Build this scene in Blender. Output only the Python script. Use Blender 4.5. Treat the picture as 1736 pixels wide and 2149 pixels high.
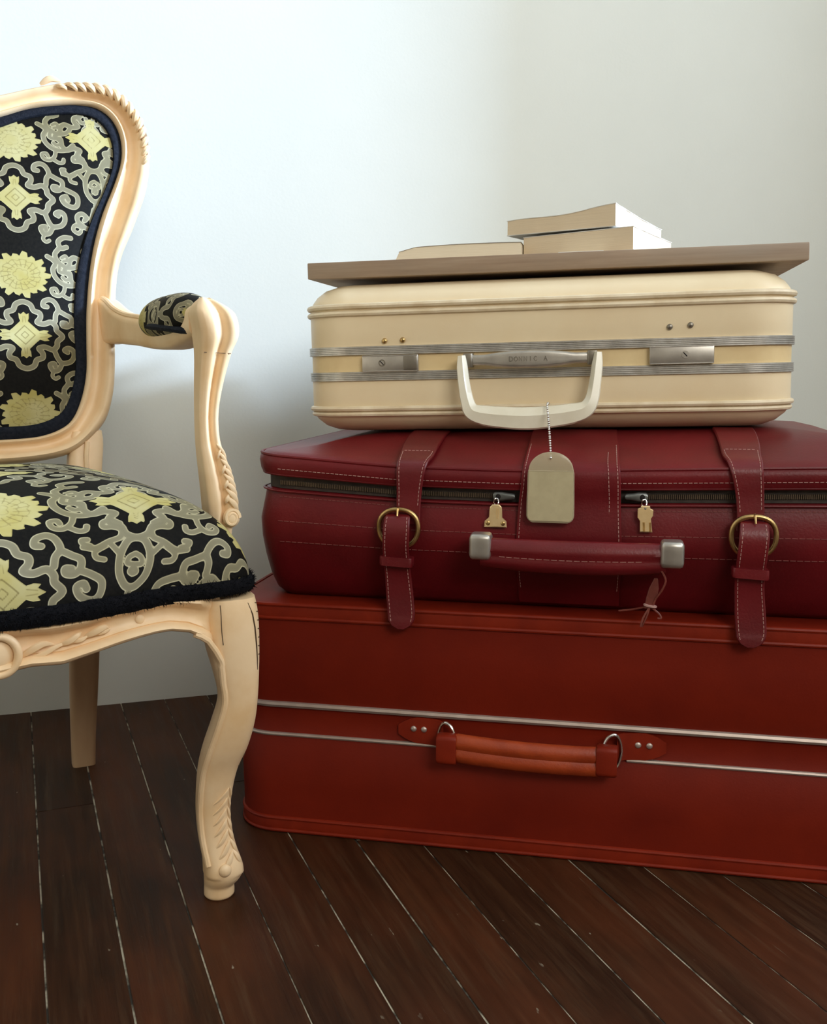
import bpy, math, random
import numpy as np
from mathutils import Vector, Matrix
for o in list(bpy.data.objects): bpy.data.objects.remove(o)
sc = bpy.context.scene
COL = sc.collection
R = math.radians
PI = math.pi
rng = random.Random(7)

# ------------------------------------------------------------------ camera
F_PX, W_PX, H_PX, HORIZON, EYE = 2100.0, 1736.0, 2149.0, 765.0, 0.6
PITCH = math.atan((H_PX / 2 - HORIZON) / F_PX)
cam_d = bpy.data.cameras.new('camera'); cam = bpy.data.objects.new('camera', cam_d); COL.objects.link(cam)
cam.location = (0, 0, EYE); cam.rotation_euler = (PI / 2 - PITCH, 0, 0)
cam_d.sensor_fit = 'VERTICAL'; cam_d.sensor_height = 24.0; cam_d.sensor_width = 24.0 * W_PX / H_PX
cam_d.lens = 24.0 * F_PX / H_PX; cam_d.clip_start = 0.02
sc.camera = cam

# ------------------------------------------------------------------ room frame, light, exposure
CORNER = np.array([1.040, 2.215])                   # where back wall meets right wall
E1 = np.array([-0.954, -0.2998])                   # along back wall, away from the corner
E2 = np.array([0.2998, -0.954])                    # along right wall, towards the viewer
def rm(s, t, z=0.0):
    p = CORNER + E1 * s + E2 * t
    return (float(p[0]), float(p[1]), z)
ROOM_S, ROOM_T, ROOM_H = 3.7, 3.5, 2.6
WIN_T0, WIN_T1, WIN_Z0, WIN_Z1 = 0.70, 2.3, 1.10, 2.35     # window in the right wall
FILL_S0, FILL_S1, FILL_Z0, FILL_Z1 = 0.45, 1.75, 1.5, 2.45    # unseen opening added behind the viewer for front fill

vs = sc.view_settings
vs.view_transform = 'Standard'; vs.look = 'None'; vs.exposure = 0.22; vs.gamma = 1.0; vs.use_curve_mapping = False

world = bpy.data.worlds.new('world'); sc.world = world; world.use_nodes = True
wn = world.node_tree.nodes
wn['Background'].inputs[0].default_value = (0.62, 0.78, 1.0, 1); wn['Background'].inputs[1].default_value = 1.0

def add_light(name, kind, energy, color, loc, direction, **kw):
    l = bpy.data.lights.new(name, kind); l.energy = energy; l.color = color
    for k, v in kw.items(): setattr(l, k, v)
    o = bpy.data.objects.new(name, l); COL.objects.link(o); o.location = loc
    o.rotation_euler = Vector(direction).to_track_quat('-Z', 'Y').to_euler()
    return o
# added area lamp outside the window, standing in for low sky, shapes wall gradient
STRIP_AZ, STRIP_EL, STRIP_D = R(26), math.tan(R(18.8)), 3.0
strip_dir = E1 * math.cos(STRIP_AZ) - E2 * math.sin(STRIP_AZ)
jamb = np.array(rm(0, WIN_T0, WIN_Z0))
p = jamb - STRIP_D * np.array([strip_dir[0], strip_dir[1], -STRIP_EL])
add_light('added_sky_strip', 'AREA', 520, (0.57, 0.74, 1.0), tuple(p), (strip_dir[0], strip_dir[1], -STRIP_EL), shape='RECTANGLE', size=1.3, size_y=0.26)
p = rm(-0.14, (WIN_T0 + WIN_T1) / 2, (WIN_Z0 + WIN_Z1) / 2)
add_light('window_daylight', 'AREA', 17, (0.88, 0.95, 1.0), p, (E1[0], E1[1], -0.12), shape='RECTANGLE',
          size=WIN_T1 - WIN_T0, size_y=WIN_Z1 - WIN_Z0)
p = rm((FILL_S0 + FILL_S1) / 2, ROOM_T + 0.14, (FILL_Z0 + FILL_Z1) / 2)  # added fill lamp behind the viewer, set in the added opening
add_light('rear_fill_light', 'AREA', 34, (1.0, 0.95, 0.86), p, (-E2[0], -E2[1], -0.3), shape='RECTANGLE',
          size=FILL_S1 - FILL_S0, size_y=FILL_Z1 - FILL_Z0)

# ------------------------------------------------------------------ materials
MATS = {}
def nodes_of(name):
    m = bpy.data.materials.new(name); m.use_nodes = True
    nt = m.node_tree
    return m, nt, nt.nodes, nt.links, nt.nodes['Principled BSDF']
def mix_col(nt, fac, a, b, blend='MIX'):
    n = nt.nodes.new('ShaderNodeMix'); n.data_type = 'RGBA'; n.blend_type = blend
    for sock, v in ((n.inputs[0], fac), (n.inputs[6], a), (n.inputs[7], b)):
        if hasattr(v, 'is_output'): nt.links.new(v, sock)
        elif isinstance(v, (int, float)): sock.default_value = v
        else: sock.default_value = (*v, 1) if len(v) == 3 else v
    return n.outputs[2]
def ramp(nt, src, stops, interp='LINEAR'):
    n = nt.nodes.new('ShaderNodeValToRGB'); cr = n.color_ramp; cr.interpolation = interp
    while len(cr.elements) < len(stops): cr.elements.new(0.5)
    for e, (p_, c) in zip(cr.elements, stops):
        e.position = p_; e.color = (*c, 1) if not isinstance(c, (int, float)) else (c, c, c, 1)
    nt.links.new(src, n.inputs[0]); return n.outputs[0]
def noise(nt, scale, detail=4, rough=0.55, vec=None, stretch=None, coord='Object'):
    tc = nt.nodes.new('ShaderNodeTexCoord')
    v = tc.outputs[coord] if vec is None else vec
    if stretch:
        mp = nt.nodes.new('ShaderNodeMapping'); mp.inputs['Scale'].default_value = stretch
        nt.links.new(v, mp.inputs[0]); v = mp.outputs[0]
    n = nt.nodes.new('ShaderNodeTexNoise'); n.inputs['Scale'].default_value = scale
    n.inputs['Detail'].default_value = detail; n.inputs['Roughness'].default_value = rough
    nt.links.new(v, n.inputs['Vector']); return n.outputs['Fac']
def bump(nt, bsdf, h, strength=0.3, dist=0.001):
    b = nt.nodes.new('ShaderNodeBump'); b.inputs['Strength'].default_value = strength
    b.inputs['Distance'].default_value = dist
    nt.links.new(h, b.inputs['Height']); nt.links.new(b.outputs[0], bsdf.inputs['Normal'])
def simple(name, c, c2=None, rough=0.5, metal=0.0, nscale=40, bscale=None, bstr=0.3, bdist=0.001,
           spec=0.5, stretch=None, lo=0.35, hi=0.65, coat=0.0, rough2=None, sheen=0.0):
    m, nt, N, L, b = nodes_of(name)
    if c2 is None: c2 = tuple(x * 0.88 for x in c)
    f = noise(nt, nscale, stretch=stretch)
    L.new(ramp(nt, f, [(lo, c), (hi, c2)]), b.inputs['Base Color'])
    b.inputs['Roughness'].default_value = rough
    if rough2 is not None: L.new(ramp(nt, noise(nt, nscale * 1.7), [(0.3, rough), (0.7, rough2)]), b.inputs['Roughness'])
    b.inputs['Metallic'].default_value = metal; b.inputs['Specular IOR Level'].default_value = spec
    b.inputs['Coat Weight'].default_value = coat; b.inputs['Sheen Weight'].default_value = sheen
    if bscale: bump(nt, b, noise(nt, bscale, 3), bstr, bdist)
    MATS[name] = m; return m
wall_m = simple('wall_paint', (0.80, 0.82, 0.76), (0.77, 0.79, 0.73), 0.85, nscale=3, bscale=180, bstr=0.15)
wallr_m = simple('wall_paint_right', (0.80, 0.775, 0.74), (0.77, 0.75, 0.72), 0.85, nscale=3, bscale=180, bstr=0.15)
tan_m = simple('wall_paint_tan', (0.56, 0.46, 0.33), None, 0.85)
ceil_m = simple('ceiling_paint', (0.8, 0.8, 0.78), None, 0.9)
trim_m = simple('trim_paint', (0.78, 0.77, 0.73), None, 0.5)
dust_m = simple('joint_dust', (0.50, 0.45, 0.33), (0.03, 0.024, 0.016), 0.9, nscale=22, lo=0.42, hi=0.56)
paint_m = simple('antique_paint', (0.94, 0.70, 0.43), (0.83, 0.56, 0.29), 0.42, nscale=16, bscale=55, bstr=0.25, bdist=0.0015, lo=0.4, hi=0.72)
glaze_m = simple('dark_glaze', (0.30, 0.18, 0.09), None, 0.6)
leg_brown_m = simple('leg_brown', (0.56, 0.37, 0.21), (0.44, 0.27, 0.14), 0.5, nscale=16, stretch=(1, 1, 0.25))  # rear legs, darker brown than the rest of the chair frame
crack_m = simple('crack_dark', (0.10, 0.055, 0.025), None, 0.8)
navy_m = simple('navy_gimp', (0.006, 0.009, 0.016), (0.016, 0.019, 0.028), 0.8, nscale=220, bscale=500, bstr=0.7, bdist=0.001, spec=0.15)
fringe_m = simple('black_fringe', (0.003, 0.0035, 0.005), (0.008, 0.008, 0.010), 0.9, nscale=300, spec=0.1, bscale=600, bstr=0.8, bdist=0.002)
cream_m = simple('cream_vinyl', (0.88, 0.735, 0.49), (0.81, 0.64, 0.40), 0.38, nscale=9, bscale=420, bstr=0.12, bdist=0.0006, lo=0.3, hi=0.75)
cream_band_m = simple('cream_band', (0.84, 0.66, 0.36), (0.74, 0.55, 0.28), 0.42, nscale=14, bscale=420, bstr=0.12, bdist=0.0006)
pipe_m = simple('cream_piping', (0.86, 0.74, 0.53), (0.70, 0.56, 0.36), 0.4, nscale=30)
alu_m = simple('aluminium', (0.66, 0.64, 0.60), (0.52, 0.50, 0.46), 0.34, metal=0.9, nscale=60, rough2=0.5)
alu_dark_m = simple('aluminium_dark', (0.30, 0.27, 0.22), None, 0.4, metal=0.8)
steel_m = simple('lock_steel', (0.60, 0.57, 0.51), (0.50, 0.47, 0.42), 0.38, metal=0.85, nscale=50)
ivory_m = simple('ivory_plastic', (0.86, 0.81, 0.66), (0.80, 0.74, 0.58), 0.25, nscale=30)
brass_m = simple('brass', (0.72, 0.50, 0.22), (0.45, 0.30, 0.12), 0.32, metal=1.0, nscale=60)
gold_m = simple('pale_brass', (0.95, 0.74, 0.42), (0.85, 0.62, 0.32), 0.36, metal=0.75, nscale=50)
chrome_m = simple('chrome', (0.82, 0.80, 0.76), None, 0.22, metal=1.0)
rail_m = simple('dull_rail', (0.62, 0.52, 0.46), (0.52, 0.42, 0.36), 0.42, metal=0.7, nscale=40)
grey_metal_m = simple('slider_metal', (0.24, 0.25, 0.24), (0.15, 0.16, 0.15), 0.4, metal=0.7)
red_m = simple('red_leather', (0.165, 0.0075, 0.011), (0.11, 0.005, 0.0075), 0.40, nscale=7, bscale=330, bstr=0.28, bdist=0.0008, spec=0.35)
strap_m = simple('red_strap', (0.155, 0.0075, 0.011), (0.11, 0.005, 0.0075), 0.36, nscale=12, bscale=330, bstr=0.28, bdist=0.0008)
rust_m = simple('rust_leather', (0.20, 0.014, 0.0035), (0.145, 0.009, 0.0025), 0.52, nscale=9, bscale=420, bstr=0.2, bdist=0.0006, spec=0.2, lo=0.3, hi=0.75)
rust_trim_m = simple('rust_binding', (0.25, 0.020, 0.005), (0.19, 0.014, 0.004), 0.48, nscale=20, bscale=420, bstr=0.2, bdist=0.0006, spec=0.25)
rust_handle_m = simple('rust_handle', (0.42, 0.060, 0.012), (0.31, 0.038, 0.008), 0.42, nscale=30, bscale=300, bstr=0.3)
thread_m = simple('thread', (0.52, 0.30, 0.26), None, 0.7)
thread2_m = simple('thread_faded', (0.26, 0.075, 0.065), None, 0.7)
zip_m = simple('zip_tape', (0.032, 0.022, 0.016), (0.05, 0.035, 0.026), 0.7, nscale=100)
teeth_m = simple('zip_teeth', (0.13, 0.09, 0.055), (0.08, 0.055, 0.035), 0.45, metal=0.4, nscale=200)
dark_m = simple('dark_gap', (0.012, 0.008, 0.007), None, 0.9)
tie_m = simple('tie_leather', (0.26, 0.07, 0.05), (0.14, 0.03, 0.02), 0.4, nscale=60)
cover_m = simple('book_cover', (0.80, 0.78, 0.72), (0.66, 0.63, 0.56), 0.4, nscale=25)
coverd_m = simple('book_cover_edge', (0.25, 0.22, 0.17), (0.35, 0.31, 0.25), 0.5, nscale=25)
white_m = simple('white_card', (0.86, 0.84, 0.78), None, 0.6)
paper_m = simple('tag_paper', (0.56, 0.49, 0.30), (0.50, 0.43, 0.26), 0.45, nscale=60, coat=0.3)

def page_mat(name, c, c2):
    m, nt, N, L, b = nodes_of(name)
    f = noise(nt, 14, 6, 0.7, stretch=(1, 1, 90))
    L.new(ramp(nt, f, [(0.3, c), (0.7, c2)]), b.inputs['Base Color']); b.inputs['Roughness'].default_value = 0.85
    bump(nt, b, f, 0.5, 0.0006)
    return m
pages_m = page_mat('page_edges', (0.80, 0.66, 0.46), (0.69, 0.55, 0.37))
pages2_m = page_mat('page_edges_pale', (0.90, 0.80, 0.61), (0.80, 0.69, 0.50))

def clear_mat():
    m, nt, N, L, b = nodes_of('tag_plastic')
    b.inputs['Base Color'].default_value = (0.62, 0.54, 0.36, 1); b.inputs['Roughness'].default_value = 0.25
    b.inputs['Alpha'].default_value = 0.6; b.inputs['Specular IOR Level'].default_value = 0.6
    return m
clear_m = clear_mat()

def board_mat():
    m, nt, N, L, b = nodes_of('weathered_board')
    g = noise(nt, 5, 8, 0.62, stretch=(1.2, 9, 26))
    w = noise(nt, 7, 3, stretch=(1, 2, 3))
    c = ramp(nt, g, [(0.28, (0.27, 0.18, 0.115)), (0.55, (0.36, 0.255, 0.17)), (0.75, (0.43, 0.325, 0.225))])
    L.new(mix_col(nt, ramp(nt, w, [(0.4, 0.0), (0.75, 0.5)]), c, (0.31, 0.26, 0.20)), b.inputs['Base Color'])
    b.inputs['Roughness'].default_value = 0.62
    bump(nt, b, g, 0.3, 0.0008)
    return m
board_m = board_mat()

def plank_mat():
    m, nt, N, L, b = nodes_of('floor_plank')
    oi = N.new('ShaderNodeObjectInfo')
    tc = N.new('ShaderNodeTexCoord')
    add = N.new('ShaderNodeVectorMath'); add.operation = 'MULTIPLY_ADD'
    comb = N.new('ShaderNodeCombineXYZ')
    for i in range(3): L.new(oi.outputs['Random'], comb.inputs[i])
    L.new(comb.outputs[0], add.inputs[0]); add.inputs[1].default_value = (17, 31, 5); L.new(tc.outputs['Object'], add.inputs[2])
    v = add.outputs[0]
    grain = noise(nt, 9, 8, 0.65, vec=v, stretch=(9, 0.55, 1))
    fine = noise(nt, 60, 4, 0.6, vec=v, stretch=(7, 0.25, 1))
    patch = noise(nt, 3.2, 4, 0.6, vec=v, stretch=(1.6, 0.8, 1))
    base = ramp(nt, grain, [(0.25, (0.014, 0.006, 0.0025)), (0.5, (0.036, 0.0135, 0.005)), (0.72, (0.064, 0.026, 0.009)), (0.9, (0.10, 0.045, 0.018))])
    red = mix_col(nt, ramp(nt, patch, [(0.45, 0.0), (0.72, 0.65)]), base, (0.11, 0.030, 0.010))
    tint = mix_col(nt, oi.outputs['Random'], (0.80, 0.82, 0.80), (1.15, 1.06, 0.98))
    c = mix_col(nt, 1.0, red, tint, 'MULTIPLY')
    scuff = ramp(nt, fine, [(0.70, 0.0), (0.80, 0.5)])
    big = ramp(nt, patch, [(0.45, 0.0), (0.6, 1.0)])
    mm = N.new('ShaderNodeMath'); mm.operation = 'MULTIPLY'; L.new(scuff, mm.inputs[0]); L.new(big, mm.inputs[1])
    c2 = mix_col(nt, mm.outputs[0], c, (0.24, 0.20, 0.14))
    sp1 = noise(nt, 130, 2, 0.5, vec=v, stretch=(1, 0.35, 1)); sp2 = noise(nt, 18, 2, vec=v)
    m2 = N.new('ShaderNodeMath'); m2.operation = 'MULTIPLY'; L.new(ramp(nt, sp1, [(0.735, 0.0), (0.76, 0.8)]), m2.inputs[0]); L.new(ramp(nt, sp2, [(0.5, 0.0), (0.6, 1.0)]), m2.inputs[1])
    c2 = mix_col(nt, m2.outputs[0], c2, (0.34, 0.30, 0.22))
    streak = noise(nt, 16, 6, 0.7, vec=v, stretch=(5, 0.3, 1))
    c2 = mix_col(nt, ramp(nt, streak, [(0.52, 0.0), (0.75, 0.42)]), c2, (0.11, 0.066, 0.034))
    L.new(c2, b.inputs['Base Color'])
    L.new(ramp(nt, grain, [(0.3, 0.42), (0.8, 0.6)]), b.inputs['Roughness'])
    b.inputs['Specular IOR Level'].default_value = 0.25
    bump(nt, b, fine, 0.35, 0.0008)
    return m
plank_m = plank_mat()

def brocade_mat():
    m, nt, N, L, b = nodes_of('brocade')
    at = N.new('ShaderNodeAttribute'); at.attribute_name = 'weave'
    sep = N.new('ShaderNodeSeparateColor'); L.new(at.outputs['Color'], sep.inputs[0])
    rib, gold, line = sep.outputs[0], sep.outputs[1], sep.outputs[2]     # 0.5 = edge, smaller = inside
    dark = ramp(nt, noise(nt, 300, 2), [(0.3, (0.004, 0.004, 0.0035)), (0.7, (0.010, 0.009, 0.007))])
    rfill = ramp(nt, noise(nt, 9, 2), [(0.35, (0.20, 0.175, 0.095)), (0.65, (0.27, 0.25, 0.17))])
    # ribbon: fill inside, pale silver rim at the edge
    rc = ramp(nt, rib, [(0.0, (0.8, 0.8, 0.8)), (0.33, (1, 1, 1)), (0.40, (2.0, 2.0, 2.0)), (0.5, (2.0, 2.0, 2.0))])
    ribcol = mix_col(nt, 1.0, rfill, ramp(nt, rib, [(0.0, (0.50,) * 3), (0.36, (0.56,) * 3), (0.41, (1.0,) * 3)]), 'MULTIPLY')
    ribcol = mix_col(nt, 1.0, ribcol, (1.9, 1.9, 1.9), 'MULTIPLY')
    c = mix_col(nt, ramp(nt, rib, [(0.49, 1.0), (0.515, 0.0)]), dark, ribcol)
    gfill = ramp(nt, noise(nt, 30, 3), [(0.3, (0.44, 0.37, 0.12)), (0.7, (0.52, 0.47, 0.23))])
    gcol = mix_col(nt, ramp(nt, line, [(0.44, 0.75), (0.53, 0.0)]), gfill, (0.17, 0.13, 0.04))
    c = mix_col(nt, ramp(nt, gold, [(0.49, 1.0), (0.515, 0.0)]), c, gcol)
    L.new(c, b.inputs['Base Color']); b.inputs['Roughness'].default_value = 0.6
    b.inputs['Specular IOR Level'].default_value = 0.08
    mn = N.new('ShaderNodeMath'); mn.operation = 'MINIMUM'; L.new(rib, mn.inputs[0]); L.new(gold, mn.inputs[1])
    bump(nt, b, ramp(nt, mn.outputs[0], [(0.42, 1.0), (0.54, 0.0)]), 0.5, 0.0012)
    return m
brocade_m = brocade_mat()

# ------------------------------------------------------------------ mesh helpers
def mesh_obj(name, verts, faces, mat, parent=None, smooth=True, **props):
    me = bpy.data.meshes.new(name)
    verts = np.asarray(verts, dtype=np.float64)
    me.from_pydata(verts.tolist() if len(verts) < 40000 else verts, [], [list(map(int, f)) for f in faces])
    me.update()
    # consistent outward normals
    import bmesh
    if len(verts) < 40000:
        bm = bmesh.new(); bm.from_mesh(me); bmesh.ops.recalc_face_normals(bm, faces=bm.faces[:]); bm.to_mesh(me); bm.free()
    if smooth:
        me.polygons.foreach_set('use_smooth', [True] * len(me.polygons))
        try: me.set_sharp_from_angle(angle=R(smooth if smooth is not True else 40))
        except Exception: pass
    if mat: me.materials.append(mat)
    o = bpy.data.objects.new(name, me); COL.objects.link(o)
    if parent: o.parent = parent
    for k, v in props.items(): o[k] = v
    return o
def empty(name, loc, rot=(0, 0, 0), **props):
    o = bpy.data.objects.new(name, None); COL.objects.link(o); o.location = loc; o.rotation_euler = rot
    o.empty_display_size = 0.05
    for k, v in props.items(): o[k] = v
    return o
class MB:
    def __init__(s): s.v = []; s.f = []
    def add(s, v, f):
        n = len(s.v); s.v += [tuple(map(float, p_)) for p_ in v]; s.f += [[i + n for i in q] for q in f]; return s
    def build(s, name, mat, parent=None, smooth=True, **k): return mesh_obj(name, s.v, s.f, mat, parent, smooth, **k)

def loft(rings, closed=False, caps=True):
    n = len(rings[0]); v = [p_ for r in rings for p_ in r]; f = []
    m = len(rings)
    for i in range(m if closed else m - 1):
        a, b_ = i * n, ((i + 1) % m) * n
        for j in range(n):
            k = (j + 1) % n
            f.append([a + j, a + k, b_ + k, b_ + j])
    if caps and not closed:
        f.append(list(range(n))[::-1]); f.append([(m - 1) * n + j for j in range(n)])
    return v, f
def catmull(pts, n=8, closed=False):
    P = [np.array(p_, float) for p_ in pts]; out = []
    m = len(P)
    for i in range(m if closed else m - 1):
        p0 = P[(i - 1) % m] if (closed or i > 0) else 2 * P[0] - P[1]
        p1 = P[i]; p2 = P[(i + 1) % m]
        p3 = P[(i + 2) % m] if (closed or i + 2 < m) else 2 * P[m - 1] - P[m - 2]
        for k in range(n):
            t = k / n
            out.append(0.5 * ((2 * p1) + (-p0 + p2) * t + (2 * p0 - 5 * p1 + 4 * p2 - p3) * t * t + (-p0 + 3 * p1 - 3 * p2 + p3) * t ** 3))
    if not closed: out.append(P[-1])
    return out
def frames(P, closed=False, up=(0, 0, 1)):
    n = len(P); out = []
    N_ = None
    for i in range(n):
        a = P[i - 1] if (i > 0 or closed) else P[i]
        b_ = P[(i + 1) % n] if (i < n - 1 or closed) else P[i]
        T = np.array(b_) - np.array(a); T = T / (np.linalg.norm(T) + 1e-12)
        if N_ is None:
            u_ = np.array(up, float)
            if abs(T @ u_) > 0.95: u_ = np.array([1.0, 0, 0])
            N_ = u_ - T * (u_ @ T)
        else: N_ = N_ - T * (N_ @ T)
        N_ = N_ / np.linalg.norm(N_); out.append((T, N_, np.cross(T, N_)))
    return out
def tube(pts, rad, seg=8, closed=False, flat=1.0, up=(0, 0, 1)):
    P = [np.array(p_, float) for p_ in pts]
    rr = rad if hasattr(rad, '__len__') else [rad] * len(P)
    rings = []
    for p_, (T, N_, B_), r in zip(P, frames(P, closed, up), rr):
        rings.append([p_ + N_ * math.cos(a) * r * flat + B_ * math.sin(a) * r for a in [2 * PI * j / seg for j in range(seg)]])
    return loft(rings, closed)
def leaf(pts, r, flat=0.6, up=(0, -1, 0), seg=8):
    P = catmull(pts, 4); n = len(P)
    rr = [max(0.0004, r * (math.sin(PI * min(1, (i + 0.6) / (n))) ** 0.7) * (1 - 0.35 * i / n)) for i in range(n)]
    return tube(P, rr, seg, False, flat, up)
def box(x0, x1, y0, y1, z0, z1, bev=0.0):
    if bev <= 0:
        v = [(x, y, z) for z in (z0, z1) for y in (y0, y1) for x in (x0, x1)]
        return v, [[0, 2, 3, 1], [4, 5, 7, 6], [0, 1, 5, 4], [2, 6, 7, 3], [0, 4, 6, 2], [1, 3, 7, 5]]
    b_ = bev
    def loop(i, z): 
        pts = []
        for cx_, cy_, a0 in ((x1 - b_, y1 - b_, 0), (x0 + b_, y1 - b_, 90), (x0 + b_, y0 + b_, 180), (x1 - b_, y0 + b_, 270)):
            for k in range(4):
                a = R(a0 + 30 * k); rr = b_ - i
                pts.append((cx_ + rr * math.cos(a), cy_ + rr * math.sin(a), z))
        return pts
    h = b_ * 0.3
    return loft([loop(b_ * 0.8, z0), loop(b_ * 0.3, z0 + h * 0.4), loop(0, z0 + b_), loop(0, z1 - b_), loop(b_ * 0.3, z1 - h * 0.4), loop(b_ * 0.8, z1)])
def rrect(x0, x1, y0, y1, r, inset=0.0, seg=10, straight=10):
    x0 += inset; x1 -= inset; y0 += inset; y1 -= inset; r = max(0.004, r - inset)
    r = min(r, (x1 - x0) / 2 - 1e-4, (y1 - y0) / 2 - 1e-4)
    pts = []
    cs = ((x0 + r, y0 + r, 180), (x1 - r, y0 + r, 270), (x1 - r, y1 - r, 0), (x0 + r, y1 - r, 90))
    for i, (cx_, cy_, a0) in enumerate(cs):
        for k in range(seg + 1):
            a = R(a0 + 90 * k / seg); pts.append((cx_ + r * math.cos(a), cy_ + r * math.sin(a)))
        nx, ny, na = cs[(i + 1) % 4]
        a_ = pts[-1]; b_ = (nx + r * math.cos(R(na)), ny + r * math.sin(R(na)))
        for k in range(1, straight): pts.append((a_[0] + (b_[0] - a_[0]) * k / straight, a_[1] + (b_[1] - a_[1]) * k / straight))
    return pts
def sphere(c, r, seg=8, ring=6, sc_=(1, 1, 1)):
    rings = []
    for i in range(ring + 1):
        a = -PI / 2 + PI * i / ring; a = max(-PI / 2 + 0.12, min(PI / 2 - 0.12, a))
        rings.append([(c[0] + sc_[0] * r * math.cos(a) * math.cos(2 * PI * j / seg), c[1] + sc_[1] * r * math.cos(a) * math.sin(2 * PI * j / seg), c[2] + sc_[2] * r * math.sin(a)) for j in range(seg)])
    return loft(rings)
def dashes(pts, dash=0.0035, gap=0.0016, r=0.00045, mb=None):
    """short stitches along a dense path"""
    P = [np.array(p_, float) for p_ in pts]; mb = mb or MB()
    L_ = [0.0]
    for a, b_ in zip(P[:-1], P[1:]): L_.append(L_[-1] + np.linalg.norm(b_ - a))
    def at(s): 
        i = min(len(P) - 2, max(0, int(np.searchsorted(L_, s)) - 1)); d = L_[i + 1] - L_[i]
        return P[i] + (P[i + 1] - P[i]) * ((s - L_[i]) / d if d > 0 else 0)
    s = gap
    while s + dash < L_[-1]:
        v, f = tube([at(s), at(s + dash)], r, 5); mb.add(v, f); s += dash + gap
    return mb
def itp(x, xs, ys): return float(np.interp(x, xs, ys))

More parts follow.
